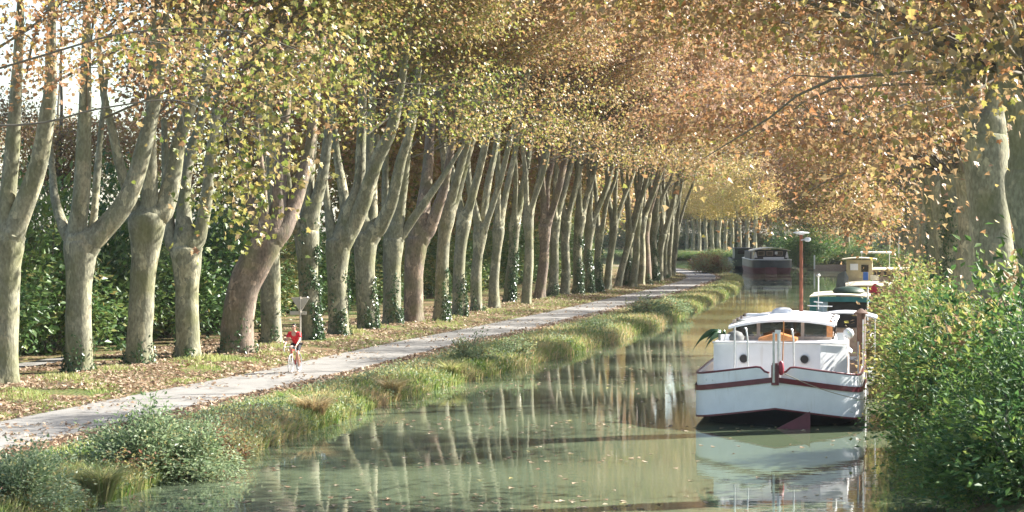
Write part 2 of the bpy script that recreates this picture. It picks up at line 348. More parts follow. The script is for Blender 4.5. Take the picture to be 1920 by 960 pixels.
def crown_mesh(seed, nspray, per, rx, ry, z0, z1, size=.21, cx=.8, low=0, mat=None):
    r = np.random.default_rng(seed); tips = []
    zc = (z0+z1)/2+.5; rz = (z1-z0)/2
    while len(tips) < nspray:
        p = r.uniform(-1, 1, 3); q = np.linalg.norm(p)
        if q > 1 or r.random() > q**1.3+.08: continue
        x, y, z = cx+p[0]*rx, p[1]*ry, zc+p[2]*rz
        lump = mnoise.noise((x*.22+seed, y*.22, z*.22))
        if lump < -.12: continue
        zb = z0 + .9*mnoise.noise((x*.5, y*.5+seed, 0)) - (1.2 if abs(x-cx) > rx*.6 else 0)
        if z < zb: continue
        tips.append((x, y, z))
    for i in range(low):                                          # sprays hanging under the crown on the open side
        tips.append((r.uniform(2.0, rx), r.uniform(-ry, ry), z0 - r.uniform(.4, 3.2)))
    T = np.array(tips); b = MB()
    for i in range(0, len(T), 4):
        t = T[i]; h = np.array([t[0]*.10, t[1]*.10, max(8.5, t[2]-1.2-.30*math.hypot(t[0], t[1]))])
        m1 = h + (t-h)*.45 + np.array([*r.normal(0, .5, 2), .7]); m2 = h + (t-h)*.8 + np.array([*r.normal(0, .4, 2), .5])
        b.tube(catmull([h, m1, m2, t], 2), list(np.linspace(.050, .010, 7)), 5, cap=False)
        for j in range(i+1, min(i+4, len(T))):
            if np.linalg.norm(T[j]-t) < 5: b.tube([m1, (m1+T[j])/2+np.array([0, 0, .3]), T[j]], [.020, .014, .007], 4, cap=False)
    n = len(T)*per
    c = np.repeat(T, per, 0); off = r.normal(0, 1, (n, 3)) * np.array([.72, .72, .40]); P = c + off
    P[:, 2] -= .14*(off[:, 0]**2 + off[:, 1]**2)
    ax = off*np.array([1, 1, .5]) + r.normal(0, .6, (n, 3)); ax[:, 2] -= .55
    nr = r.normal(0, .55, (n, 3)) + np.array([0, 0, .8]); nr += .35*norm(np.stack([P[:, 0]-cx, P[:, 1], P[:, 2]*0], 1))
    sp = np.repeat(r.normal(0, .10, len(T)), per)
    tone = .36 + sp + r.normal(0, .15, n) + .035*np.clip(P[:, 2]-z0-1.5, -3, 8) + np.where(r.random(n) < .05, r.uniform(.1, .5, n), 0)
    s = size*r.uniform(.7, 1.3, n)
    return leaves('crown', P, ax, nr, s, tone, mat or LEAF), b.mesh('branches', TWIG, True)
CROWNS = [crown_mesh(11+i, 440, 74, 8.4, 4.7, 12.0, 25.0, .155, cx=2.6, low=8) for i in range(4)]
THIN = [crown_mesh(41+i, 380, 70, 9.2, 5.0, 9.4, 21.5, .165, cx=3.8, low=10) for i in range(2)]
FARC = [crown_mesh(71+i, 150, 40, 6.0, 5.6, 5.6, 17.0, .27, 0, mat=SUN_GOLD) for i in range(2)]
SPARSE = [crown_mesh(51, 150, 90, 7.6, 5.2, 9.2, 12.0, .15, cx=3.4, low=7), crown_mesh(52, 220, 76, 8.6, 5.2, 10.0, 14.5, .155, cx=3.6, low=7)]
FULL = [crown_mesh(61+i, 420, 44, 5.6, 5.2, 2.6, 19.0, .24, 0) for i in range(2)]

def ivy_mesh(seed, axis_pts, rad, h0, h1, n, side=None):
    r = np.random.default_rng(seed); zs = np.array([p[2] for p in axis_pts]); X = np.array([p[0] for p in axis_pts]); Y = np.array([p[1] for p in axis_pts])
    z = h0 + (h1-h0)*r.random(n)**1.7; a = r.uniform(0, 2*math.pi, n) if side is None else r.normal(side, .8, n)
    keep = np.array([mnoise.noise((math.cos(q)*1.2+seed, math.sin(q)*1.2, zz*.8)) > (-.35+.5*(zz-h0)/(h1-h0)) for q, zz in zip(a, z)])
    z, a = z[keep], a[keep]; n = len(z)
    R = np.interp(z, zs, rad)*1.04 + .02 + np.exp(-z/.38)*.14*np.interp(z, zs, rad) + r.uniform(0, .09, n)
    P = np.stack([np.interp(z, zs, X)+R*np.cos(a), np.interp(z, zs, Y)+R*np.sin(a), z], 1)
    nr = np.stack([np.cos(a), np.sin(a), np.full(n, .25)], 1) + r.normal(0, .35, (n, 3)); ax = r.normal(0, .6, (n, 3)); ax[:, 2] -= .8
    return leaves('ivy', P, ax, nr, r.uniform(.09, .17, n), r.normal(.45, .22, n), IVY, OVAL)

def put_crown(root, me_pair, rz, scale, tint, dx=0, dy=0, dz=0):
    for nm, me in (('crown', me_pair[0]), ('branches', me_pair[1])):
        o = mobj(nm, me, root); o.rotation_euler = (0, 0, rz); o.scale = scale; o.location = (dx, dy, dz); o.color = (tint, 0, 0, 1)

LASTROOT = []
def plane_tree(base, trunk, limbs, label, seed, crown, tint, rz, group, ivy=0, bark=BARK, scale=(1, 1, 1), k=14, dxy=(0, 0), ivyside=None):
    # trunk: [(x, y, z, r)] from the base up; limbs: lists of the same, all relative to the base
    root = empty('plane_tree', base, 0, label, 'tree', group); LASTROOT[:] = [root]
    mb = MB(); t = [(q[0], q[1], q[2]) for q in trunk]; r = [q[3] for q in trunk]
    tp = t[-1]; r9 = r[-1]
    wood(mb, [(t[0][0], t[0][1], -.35)] + t + [(tp[0], tp[1], tp[2]+.45*r9), (tp[0], tp[1], tp[2]+.95*r9), (tp[0], tp[1], tp[2]+1.25*r9)], [r[0]*1.04] + r + [.74*r9, .40*r9, .06*r9], k, seed, True)
    tx, ty, tz, tr = trunk[-1]; bx_, by_, bz_, br = trunk[-2]
    for i, L in enumerate(limbs):
        l0 = L[0]; f = .55
        st = Vector((bx_, by_, bz_)).lerp(Vector((tx, ty, tz)), f)
        st2 = Vector((tx, ty, tz)).lerp(Vector(l0[:3]), .45)
        pts = [st, st2] + [Vector(q[:3]) for q in L]; rad = [min(tr*.72, max(l0[3]*1.25, tr*.6)), (tr*.55+l0[3])*.72] + [q[3] for q in L]
        wood(mb, pts, rad, max(8, k-4), seed+i*3.7)
    me = mb.mesh('trunk', bark, True); mobj('trunk', me, root)
    put_crown(root, crown, rz, scale, tint, *dxy)
    if ivy:
        mobj('ivy', ivy_mesh(int(seed*10), t, r, 0, ivy, int(ivy*520), ivyside), root).color = (random.uniform(-.1, .15), 0, 0, 1)
    return root

ORD = 'first second third fourth fifth sixth seventh eighth ninth tenth eleventh twelfth thirteenth fourteenth fifteenth sixteenth seventeenth eighteenth nineteenth twentieth twenty-first twenty-second twenty-third twenty-fourth twenty-fifth twenty-sixth twenty-seventh twenty-eighth twenty-ninth thirtieth thirty-first thirty-second thirty-third thirty-fourth'.split()
CANAL = math.radians(-11)                          # the open side of the left row
# the near trees of the towpath row as the photograph shows them: base, trunk, limbs in picture points (x, y, width)
NEAR = [
 dict(b=(8, 722), t=[(8, 722, 60), (8, 600, 54), (10, 500, 58), (12, 452, 66)], l=[[(32, 418, 44), (77, 310, 34), (98, 209, 29), (107, 162, 24), (112, 60, 17), (118, -60, 10)], [(12, 405, 34), (22, 300, 29), (27, 239, 26), (33, 150, 22), (40, 30, 15), (44, -60, 9)]],
      s='cut by the left edge of the picture', ivy=0),
 dict(b=(148, 697), t=[(148, 697, 56), (147, 620, 49), (148, 530, 50), (150, 462, 64)], l=[[(182, 440, 44), (225, 393, 38), (249, 346, 34), (267, 280, 31), (285, 203, 26), (300, 110, 18), (312, -30, 10)], [(146, 425, 36), (157, 358, 32), (164, 257, 27), (169, 180, 23), (174, 60, 16), (178, -60, 9)], [(120, 432, 24), (95, 375, 17), (83, 322, 13), (72, 250, 8)], [(172, 423, 16), (175, 328, 14), (176, 250, 11), (184, 120, 7)]],
      s='with a wide four-limbed fork', ivy=1.6),
 dict(b=(258, 684), t=[(260, 684, 58), (263, 610, 47), (267, 530, 48), (273, 470, 54), (276, 412, 70)], l=[[(282, 385, 34), (285, 269, 25), (291, 203, 21), (298, 80, 14), (300, -40, 9)], [(305, 395, 42), (320, 346, 34), (334, 262, 27), (356, 195, 22), (368, 110, 16), (380, -20, 9)], [(256, 390, 26), (234, 330, 20), (216, 239, 16), (205, 180, 13), (196, 60, 8)]],
      s='with a swollen reddish burl halfway up its trunk', ivy=1.2),
 dict(b=(352, 673), t=[(353, 673, 50), (351, 600, 44), (350, 544, 44), (349, 474, 58)], l=[[(344, 420, 33), (342, 347, 25), (351, 285, 22), (367, 223, 18), (378, 110, 13), (388, 0, 8)], [(374, 440, 28), (387, 375, 23), (396, 290, 20), (407, 206, 17), (414, 90, 11)], [(322, 452, 30), (311, 400, 22), (306, 320, 16), (300, 220, 11)]],
      s='with a straight pale trunk and three upright limbs', ivy=.9),
 dict(b=(446, 664), t=[(444, 664, 72), (446, 600, 62), (455, 545, 61), (474, 500, 62), (500, 454, 60)], l=[[(520, 405, 34), (523, 319, 25), (526, 262, 21), (534, 150, 14), (540, 20, 8)], [(530, 430, 38), (547, 388, 31), (566, 325, 25), (577, 270, 20), (590, 150, 14), (600, 0, 8)], [(484, 425, 25), (465, 370, 20), (452, 300, 15), (440, 200, 9)], [(497, 400, 18), (494, 330, 14), (486, 230, 9)]],
      s='leaning, brown-barked, beside the cyclist', ivy=1.5, bark=1),
 dict(b=(508, 646), t=[(509, 646, 43), (508, 580, 39), (507, 500, 37), (505, 430, 38)], l=[[(498, 400, 22), (488, 300, 17), (480, 200, 12), (476, 90, 7)], [(512, 390, 22), (510, 290, 18), (505, 160, 11), (500, 40, 7)]],
      s='straight, half hidden behind the leaning trunk', ivy=1.6),
 dict(b=(582, 638), t=[(585, 638, 38), (581, 570, 36), (577, 500, 38), (576, 440, 46)], l=[[(588, 392, 27), (603, 336, 21), (610, 280, 18), (622, 160, 12), (632, 20, 7)], [(574, 395, 24), (578, 330, 20), (584, 240, 15), (590, 120, 9)], [(555, 425, 20), (548, 370, 15), (540, 280, 10)]],
      s='wrapped in ivy behind the triangular sign', ivy=5.6),
 dict(b=(637, 630), t=[(636, 630, 42), (633, 560, 37), (632, 510, 38), (634, 456, 48)], l=[[(660, 425, 36), (682, 380, 30), (707, 303, 26), (736, 242, 22), (756, 150, 14), (775, 20, 8)], [(622, 440, 22), (616, 400, 17), (609, 350, 12), (606, 270, 7)], [(648, 410, 22), (638, 340, 18), (626, 280, 13), (618, 180, 8)], [(672, 350, 22), (676, 270, 19), (678, 190, 16), (684, 60, 9)]],
      s='with one thick limb slanting far to the right', ivy=3.4),
 dict(b=(690, 619), t=[(689, 619, 42), (686, 560, 38), (684, 500, 38), (686, 444, 46)], l=[[(712, 425, 30), (733, 383, 24), (743, 350, 22), (754, 300, 20), (774, 237, 16), (790, 120, 10)], [(680, 400, 26), (686, 330, 22), (692, 240, 17), (700, 120, 10)], [(699, 400, 18), (698, 340, 15), (704, 250, 10)]],
      s='with an elbow in its right limb', ivy=3.6),
 dict(b=(735, 609), t=[(734, 609, 39), (735, 560, 34), (735, 507, 34), (737, 454, 40)], l=[[(746, 410, 27), (754, 350, 22), (762, 290, 19), (770, 240, 15), (784, 130, 9)], [(756, 436, 19), (789, 390, 16), (815, 354, 13), (838, 320, 10), (870, 270, 6)], [(726, 420, 18), (722, 350, 14), (724, 250, 9)]],
      s='with a thin side branch crossing its neighbour', ivy=2.8),
 dict(b=(776, 605), t=[(775, 605, 40), (775, 560, 36), (776, 507, 36), (781, 452, 42)], l=[[(790, 408, 29), (799, 340, 23), (803, 270, 18), (810, 140, 10)], [(805, 430, 26), (820, 390, 21), (832, 355, 17), (846, 280, 13), (862, 170, 8)]],
      s='pinkish brown with a knob low on its trunk', ivy=0, bark=1),
]
ROW = 'plane trees along the towpath'
for i, T in enumerate(NEAR):
    base = G(*T['b'], .58); D = base.y; s = D/F; rs = random.Random(100+i)
    def rel(q, dd=0.0, wide=1.0):
        p = A(q[0], q[1], D); return (p.x-base.x, dd, p.z-base.z, q[2]*s/2*wide)
    tr = [rel(q) for q in T['t']]; tr[0] = (tr[0][0], 0, 0, tr[0][3]*.86)
    lb = []
    for L in T['l']:
        dd = rs.uniform(-2.5, 2.5); lb.append([rel(q, dd*(j+.3)/len(L)) for j, q in enumerate(L)])
    plane_tree(base, tr, lb, f"{ORD[i]} towpath tree from the left, {T['s']}", 3.1+i*1.7, CROWNS[i % 4], [.26, .18, -.04, -.12, -.10, -.06, -.04, 0, .04, .10, .14][i],
               CANAL, ROW, T['ivy'], BARK_BROWN if T.get('bark') else BARK, (1, rs.choice([-1, 1]), rs.uniform(.95, 1.08)), 16, (rs.uniform(-.3, .8), 0, rs.uniform(.2, 1.2)), -.4 if T['ivy'] > 2 else None)

def grown(seed, r0, fork, nl, lean, spread, bias):
    # a trunk and limbs grown by rule; bias is the direction the limbs lean to
    rs = random.Random(seed); t = []; x = y = 0.0
    lx, ly = lean[0] + rs.uniform(-.04, .04), lean[1] + rs.uniform(-.04, .04)
    for j in range(5):
        h = fork*j/4; t.append((lx*h + .08*math.sin(h*.9+seed), ly*h, h, r0*(1.0 - .16*min(1, j/2.5) + (.28 if j == 4 else 0))))
    lb = []; tx, ty, tz, tr = t[-1]; a0 = rs.uniform(0, 6.28)
    for i in range(nl):
        a = a0 + 2*math.pi*i/nl + rs.uniform(-.4, .4); sp = spread*rs.uniform(.6, 1.3); dx, dy = math.cos(a)*sp + bias[0], math.sin(a)*sp + bias[1]
        r1 = tr*rs.uniform(.42, .62); L = []; px, py, pz = tx+dx*.9, ty+dy*.9, tz+.9
        for j in range(7):
            L.append((px, py, pz, r1*(1-.125*j))); g = rs.uniform(1.6, 2.3); k_ = .75 if j < 2 else .5
            px += dx*k_*g*rs.uniform(.6, 1.4) + rs.uniform(-.1, .1); py += dy*k_*g*rs.uniform(.6, 1.4); pz += g
        lb.append(L)
    return t, lb
FARL = [(823, 603), (858, 594), (892, 585), (927, 578), (956, 567), (989, 571), (1012, 561), (1034, 557), (1058, 554), (1081, 552), (1102, 550), (1121, 547), (1140, 543), (1160, 538), (1174, 536), (1187, 537), (1200, 533), (1212, 532), (1225, 527), (1235, 525), (1245, 521), (1254, 518), (1262, 515)]
IV = [3.0, 2.6, 1.5, 0, 5.5, 0, 0, 1, 0, 4.5, 3.5, 4.0, 0, 0, 4.5, 0, 0, 1, 5, 0, 1, 0, 0]
EX = ['ivy at its foot', 'with sunlit ivy low on its right side', 'tall, with limbs that stay close together', 'clean grey, with a fork like a tuning fork',
      'dark with ivy up to the fork', 'pale and flared at its foot', 'brown-barked and slender', 'grey and straight', 'with a bulging fork']
for i, (px, py) in enumerate(FARL):
    base = G(px, py, .58); rs = random.Random(500+i)
    t, lb = grown(20+i*7, rs.uniform(.33, .43), rs.uniform(4.4, 6.0), rs.choice([2, 3, 3]), (.045, 0), .34, (.17, -.03))
    if i == 13: t = [(q[0]+.13*q[2], q[1], q[2], q[3]) for q in t]; lb = [[(q[0]+.13*t[-1][2], q[1], q[2], q[3]) for q in L] for L in lb]
    n = i + len(NEAR)
    lab = f"{ORD[n]} towpath tree from the left, {EX[i] if n < 20 else 'a slender trunk in the crowded far end'}"
    plane_tree(base, t, lb, lab, 50+i*2.3, CROWNS[(i*3+1) % 4], .15+.012*i+rs.uniform(-.06, .06) if i < 16 else .12, CANAL, ROW, IV[i],
               BARK_BROWN if i in (6, 17) else BARK, (1.05, rs.choice([-1, 1]), rs.uniform(.95, 1.1)), 12, (rs.uniform(0, 1), 0, rs.uniform(.5, 1.6)), -.4)
# two more of the row stand just left of the frame; only their crowns reach into it
for i, (x, y) in enumerate(((-17.7, 63.5), (-18.9, 58.2))):
    t, lb = grown(900+i, .5, 5.5, 3, (0, 0), .25, (.1, 0))
    plane_tree(Vector((x, y, .58)), t, lb, ['plane tree just out of frame at the left, brownish sprays in the top left corner', 'plane tree beyond the left edge whose long boughs hang yellow-green over the path'][i], 300+i, CROWNS[(i+2) % 4], .32, CANAL, 'towpath trees beside the frame', 0, dxy=(0, 0, .8))

def low_sprays(root, start, groups, tint, seed):
    # drooping outer boughs of a tree: a bough from the start point to each group of sprays
    r = np.random.default_rng(seed); b = MB(); PS = []; base = np.array(root.location)
    for path, sprays in groups:
        pts = [np.array(start)] + [np.array(A(*q)) for q in path]
        b.tube([q-base for q in catmull(pts, 4)], list(np.linspace(.042, .010, (len(pts)-1)*4+1)), 6)
        for q in sprays:
            c = np.array(A(*q[:3])); e = min(pts[1:], key=lambda m: np.linalg.norm(m-c)); PS.append((c, q[3]))
            b.tube([e-base, (e+c)/2-base+np.array([0, 0, .25]), c-base], [.014, .010, .005], 4, cap=False)
    P = np.concatenate([c + r.normal(0, 1, (int(n*1.35), 3))*np.array([.52, .52, .38]) for c, n in PS]); n = len(P)
    ax = r.normal(0, .6, (n, 3)); ax[:, 2] -= .6; nr = r.normal(0, .6, (n, 3)) + np.array([.3, -.3, .7])
    o = mobj('low_foliage', leaves('low_foliage', P-base, ax, nr, .145*r.uniform(.6, 1.35, n), r.normal(.30, .15, n), LEAF, MAPLE), root); o.color = (tint, 0, 0, 1)
    b2 = mobj('low_bough', b.mesh('low_bough', TWIG, True), root)
LT = [o for o in COL.objects if o.get('group') == 'towpath trees beside the frame']
low_sprays(LT[1], (-18.6, 58.2, 8.6), [
   ([(30, 235, 57), (180, 205, 56), (330, 188, 54), (420, 230, 52)], [(380, 235, 53, 45), (430, 270, 52, 60), (400, 330, 52, 60), (455, 320, 51, 65), (470, 380, 51, 60), (425, 400, 52, 45), (510, 290, 51, 55), (530, 235, 51, 50), (490, 430, 51, 28), (420, 450, 52, 12), (560, 190, 51, 50), (350, 260, 53, 30), (470, 230, 52, 60), (545, 330, 51, 25)]),
   ([(60, 110, 57), (250, 60, 55), (450, 60, 53), (600, 110, 52)], [(300, 110, 54, 60), (380, 90, 54, 60), (450, 130, 53, 70), (520, 100, 52, 70), (600, 150, 52, 60), (640, 90, 52, 60), (230, 90, 55, 50), (580, 40, 52, 60), (480, 30, 53, 60), (360, 30, 54, 60)])], -.08, 1)
low_sprays(LT[0], (-17.2, 63.5, 9.5), [([(40, 60, 60), (120, 20, 59)], [(30, 90, 60, 50), (90, 130, 60, 45), (60, 40, 60, 60), (150, 60, 59, 60), (20, 160, 61, 25), (190, 110, 59, 40), (130, 150, 60, 25), (15, 20, 60, 70), (100, 10, 60, 70), (180, 30, 59, 60), (240, 20, 59, 60), (40, 130, 61, 40), (230, 70, 59, 50)])], .36, 2)
# right bank row
RIGHT = [(11.55, 46.5), (13.75, 61.5), (15.8, 74), (18.2, 87), (20.3, 99), (22.3, 110.5), (24.5, 123), (26.8, 136), (29.2, 150), (31.7, 165), (34.1, 179), (36.5, 194), (38.9, 209), (41.3, 224), (43.7, 240), (46.2, 257), (48.4, 275), (49.4, 293), (49.2, 312)]
RB = ['near plane tree at the right edge, only a slice of its trunk showing', 'broad pale plane trunk rising out of the shrubs on the right bank', 'plane tree just behind the broad trunk on the right bank',
      'third visible plane trunk of the right bank, dark with ivy', 'fourth visible plane trunk of the right bank, beyond the ivy-dark one']
for i, (x, y) in enumerate(RIGHT):
    rs = random.Random(700+i); z = float(zg(x, y))
    r0 = [.5, .60, .52, .55, .5][i] if i < 5 else rs.uniform(.42, .55)
    t, lb = grown(1300+i*5, r0, rs.uniform(5.5, 6.8), 3, (-.02, 0), .24, (-.12, 0))
    if i == 1:
        t = [(.42, 0, 0, .72), (.34, 0, 1.5, .64), (.16, 0, 3.5, .60), (-.02, 0, 5.6, .58), (-.12, 0, 7.2, .66)]
        lb = [[(-.55, 0, 8.0, .34), (-1.1, .3, 9.6, .28), (-1.5, .6, 11.5, .22), (-2, .8, 14, .14), (-2.2, 1, 17, .07)], [(.2, 0, 8.3, .36), (.3, -.3, 10.5, .3), (.2, -.4, 13, .22), (.5, -.4, 17, .1)], [(.5, .3, 8.0, .2), (1.2, .6, 9.5, .16), (1.6, .9, 12, .1)]]
    cr = SPARSE[0] if i < 4 else SPARSE[1] if i < 9 else THIN[i % 2]
    plane_tree(Vector((x, y, z)), t, lb, RB[i] if i < 5 else 'plane tree farther along the right bank, trunk above the moored boats', 800+i*3.3, cr, .27+rs.uniform(-.05, .08), math.radians(169), 'plane trees on the right bank' if i < 5 else 'farther plane trees on the right bank',
               [0, 0, 0, 6, 0, 2, 0, 5.5, 0][i] if i < 9 else 0, BARK, (1, rs.choice([-1, 1]), rs.uniform(.92, 1.05)), 14 if i < 4 else 10, (rs.uniform(-.5, 0), 0, -2.2 if i > 12 else -.4 if i > 7 else (-.6, .2)[i] if i < 2 else -1.2 if i < 4 else .2))
    if i > 12: put_crown(LASTROOT[0], FULL[i % 2], i*1.1, (1.3, 1.2, 1.0), .12+rs.uniform(-.12, .12), -3.5, -1, 1.6)
RT = [o for o in COL.objects if o.get('group') == 'plane trees on the right bank']
low_sprays(RT[0], (11.3, 46.5, 9.0), [
   ([(1840, 40, 44), (1740, 60, 42), (1640, 80, 41)], [(1860, 60, 43, 50), (1800, 80, 43, 55), (1740, 110, 42, 55), (1700, 60, 42, 50), (1640, 110, 41, 45), (1600, 70, 41, 40), (1650, 20, 41, 50), (1770, 20, 42, 50), (1850, 10, 43, 50), (1560, 30, 41, 40)]),
   ([(1880, 140, 45), (1800, 190, 44), (1740, 210, 43)], [(1880, 170, 45, 40), (1820, 200, 44, 45), (1770, 240, 44, 35), (1730, 190, 43, 40), (1860, 120, 44, 45), (1690, 160, 43, 35), (1660, 230, 43, 25), (1800, 150, 44, 45)])], .22, 3)
low_sprays(RT[1], (13.4, 61.5, 9.4), [([(1720, 190, 58), (1620, 220, 56), (1520, 210, 55)], [(1700, 260, 58, 50), (1640, 260, 57, 60), (1600, 230, 56, 60), (1550, 260, 56, 50), (1500, 230, 55, 60), (1460, 200, 55, 60), (1660, 310, 58, 40), (1580, 320, 57, 40), (1500, 150, 55, 60), (1600, 150, 56, 60), (1700, 140, 58, 60), (1420, 130, 55, 60)])], .36, 4)
# the row beyond the bend
for k in range(11):
    rs = random.Random(1500+k); x, y = 36.6+.82*k, 446-5.2*k
    t, lb = grown(1700+k, .42, 6.0, 2, (0, 0), .25, (0, 0))
    plane_tree(Vector((x, y, 1.0)), t, lb, 'small sunlit plane trunk in the row beyond the bend of the canal', 1600+k, FARC[k % 2], -.20+.010*k, math.radians(200+40*k), 'plane trees beyond the bend', 0, BARK, (1.1, 1.1, 1), 8, (0, 0, .6))
# woodland behind: trees with crowns down to the ground
def wood_tree(x, y, s, tint, label, group, seed, mat_i=0, z=.6):
    root = empty('broadleaf_tree', (x, y, z), 0, label, 'tree', group)
    t, lb = grown(seed, .3, 4, 2, (0, 0), .25, (0, 0)); mb = MB(); wood(mb, [q[:3] for q in t], [q[3] for q in t], 8, seed)
    for L in lb: wood(mb, [t[-1][:3]] + [q[:3] for q in L], [t[-1][3]*.7] + [q[3] for q in L], 6, seed)
    mobj('trunk', mb.mesh('trunk', TWIG, True), root); put_crown(root, FULL[mat_i], seed*1.3, (s, s, s), tint)
rs = random.Random(77)
for y in np.arange(136, 330, 14):
    x = float(xpl(min(y, 262))) - rs.uniform(15, 22) - (y > 262)*15
    wood_tree(x, y, rs.uniform(1.15, 1.5), rs.uniform(-.38, -.08), 'leafy tree glimpsed between the towpath trunks, behind the thicket', 'trees behind the thicket', int(y), rs.randrange(2))
for k, (x, y) in enumerate(((2, 284), (9, 281), (11, 298), (-6, 300), (4, 312), (-12, 326))):  # trees added to keep bright sky gaps out of the water's reflection
    wood_tree(x, y, 1.55, rs.uniform(-.3, 0), 'added tree on the headland, covering sky reflected in the water', 'added trees on the headland', 2700+k, k % 2)
for k, (x, y) in enumerate(((-26.5, 92), (-24, 112))):
    root = empty('autumn_tree', (x, y, .5), 0, 'half-bare brown tree against the sky behind the leftmost towpath trunks', 'tree', 'brown trees at the far left')
    t, lb = grown(2600+k, .22, 5, 2, (0, 0), .3, (0, 0)); mb = MB(); wood(mb, [q[:3] for q in t], [q[3] for q in t], 8, k)
    for L in lb: wood(mb, [t[-1][:3]] + [q[:3] for q in L], [t[-1][3]*.7] + [q[3] for q in L], 6, k)
    mobj('trunk', mb.mesh('trunk', TWIG, True), root); put_crown(root, SPARSE[1], k*1.5, (.62, .9, .85), .12, 0, 0, -1.5)
for k in range(26):
    x = 14 + 4.4*k + rs.uniform(-2, 2); y = 462 + rs.uniform(-8, 30) - .35*max(0, x-45)
    wood_tree(x, y, rs.uniform(1.1, 1.7), rs.uniform(-.08, .22), 'tree in the woodland closing the view at the end of the canal', 'woodland at the end of the view', 2000+k, k % 2, .2)
for k in range(9):
    y = 215 + 15*k; x = float(np.interp(y, YR[:10], XR_[:10])) + rs.uniform(12, 22) + (14 if y < 260 else 0)
    wood_tree(x, y, rs.uniform(.6, .95), rs.uniform(.1, .4), 'tree standing behind the right bank row of planes', 'trees behind the right bank', 2300+k, k % 2, .9)

# ------------------------------------------------------------------ shrubs
def shrub_mesh(seed, n, rx, ry, h, size, mat, tpl=OVAL, arms=46, up=.3):
    r = np.random.default_rng(seed); tips = []; b = MB()
    for i in range(arms):
        a = r.uniform(0, 2*math.pi); q = r.random()**.55; hz = h*math.sqrt(max(.03, 1-(q*.96)**2))*(r.uniform(.35, 1.0) if r.random() < .8 else r.uniform(1.0, 1.28))
        p = np.array([math.cos(a)*rx*q, math.sin(a)*ry*q, hz]); tips.append(p)
        if i % 2 == 0: b.tube(catmull([(p[0]*.12, p[1]*.12, -.1), p*np.array([.5, .5, .55]), p], 3), list(np.linspace(.03, .006, 7)), 5, cap=False)
    T = np.array(tips); per = n//arms; n = per*arms; c = np.repeat(T, per, 0)
    back = r.random((n, 1))**1.6*.75; base = np.array([0, 0, h*.12]); st = c + (base-c)*back
    off = r.normal(0, 1, (n, 3))*np.array([rx*.14, ry*.14, h*.085]); P = st + off; P[:, 2] = np.abs(P[:, 2])
    out = norm(P*np.array([1/rx, 1/ry, .8/h])); ax = out + r.normal(0, .6, (n, 3)); ax[:, 2] -= .2
    nr = out*.6 + r.normal(0, .45, (n, 3)) + np.array([0, 0, up+.3])
    tone = .35 + np.repeat(r.normal(0, .15, arms), per) + r.normal(0, .09, n) + np.where(r.random(n) < .05, .3, 0)
    return leaves('foliage', P, ax, nr, size*r.uniform(.65, 1.35, n), tone, mat, tpl), b.mesh('stems', TWIG, True)
def put_shrub(name, me, loc, rz, sc_, tint, label, group=None, cat='shrub'):
    root = empty(name, loc, rz, label, cat, group)
    for nm, m in (('foliage', me[0]), ('stems', me[1])):
        o = mobj(nm, m, root); o.scale = sc_; o.color = (tint, 0, 0, 1)
    return root
LAURELS = [shrub_mesh(200+i, 5200, 2.3, 2.3, 4.6, .24, LAUREL, OVAL, 50) for i in range(2)]
BUSHES = [shrub_mesh(220+i, [8600, 6000, 4200][i], 2.1, 2.1, 3.6, [.12, .165, .22][i], SHRUB, OVAL, [56, 40, 30][i]) for i in range(3)]
for k, y in enumerate(np.arange(70, 262, 4.2)):
    r_ = random.Random(3000+k); base_x = float(np.interp(y, [69, 115, 160, 235], [-16.3, -5.4, 3.6, 17.4]))
    near = y < 112
    x = base_x - r_.uniform(6.2, 7.4) - (4 if not near else 0); h = r_.uniform(1.15, 1.5) if near else r_.uniform(.8, 1.25)
    put_shrub('laurel_shrub', LAURELS[k % 2], (x, y, .5), r_.uniform(0, 6), (1.25, 1.25, h), r_.uniform(-.1, .2) if near else r_.uniform(.1, .45), 'dark glossy evergreen shrub in the thicket behind the first towpath trees' if near else 'greener shrub in the understorey behind the distant towpath trunks', 'thicket shrubs near' if near else 'understorey shrubs')
    if near and k % 2 == 0:
        put_shrub('laurel_shrub', LAURELS[(k+1) % 2], (x-4.5, y+3, .5), r_.uniform(0, 6), (1.5, 1.5, 1.5), r_.uniform(-.1, .2), 'dark glossy evergreen shrub in the thicket behind the first towpath trees', 'thicket shrubs near')
for k in range(22):
    r_ = random.Random(4100+k); x = 16 + 4.0*k + r_.uniform(-1, 1); y = 452 - .25*k + r_.uniform(-3, 3) - (18 if k > 12 else 0)
    put_shrub('understorey_shrub', LAURELS[k % 2], (x, y, .9), k*1.7, (1.6, 1.6, 1.2), r_.uniform(.1, .5), 'shrub in the understorey below the woodland at the end of the canal', 'understorey at the end of the view')
for k in range(12):
    r_ = random.Random(4300+k); y = 389 - 1.4*k; x = float(xr(y)) + 1.5 + r_.uniform(0, 2)
    put_shrub('bank_shrub', BUSHES[k % 3], (x, y, .3), k*1.3, (1.7, 1.7, .42), r_.uniform(-.05, .25), 'low greenery along the far bank at the bend of the canal', 'greenery on the outer bank of the bend')
for k, (px, d, hs, tint, sx) in enumerate(((1502, 292, 1.25, -.15, 1.6), (1516, 296, 1.45, -.1, 1.7), (1532, 300, 1.1, 0, 1.6), (1548, 298, .45, .3, 1.8), (1566, 297, .5, .25, 1.8), (1584, 300, .7, .1, 2.0), (1604, 296, .8, .0, 2.0), (1520, 312, 1.5, .1, 2.2), (1545, 318, 1.2, .0, 2.4), (1570, 320, 1.3, .1, 2.4), (1486, 325, 1.3, -.05, 2.0))):
    put_shrub('bank_shrub', BUSHES[k % 3], ((px-CX)*d/F, d, .5), k*1.1, (sx, sx, hs), tint, 'shrub on the far bank between the dark barge and the ochre cabin', 'far bank shrubs right of the dark barge')
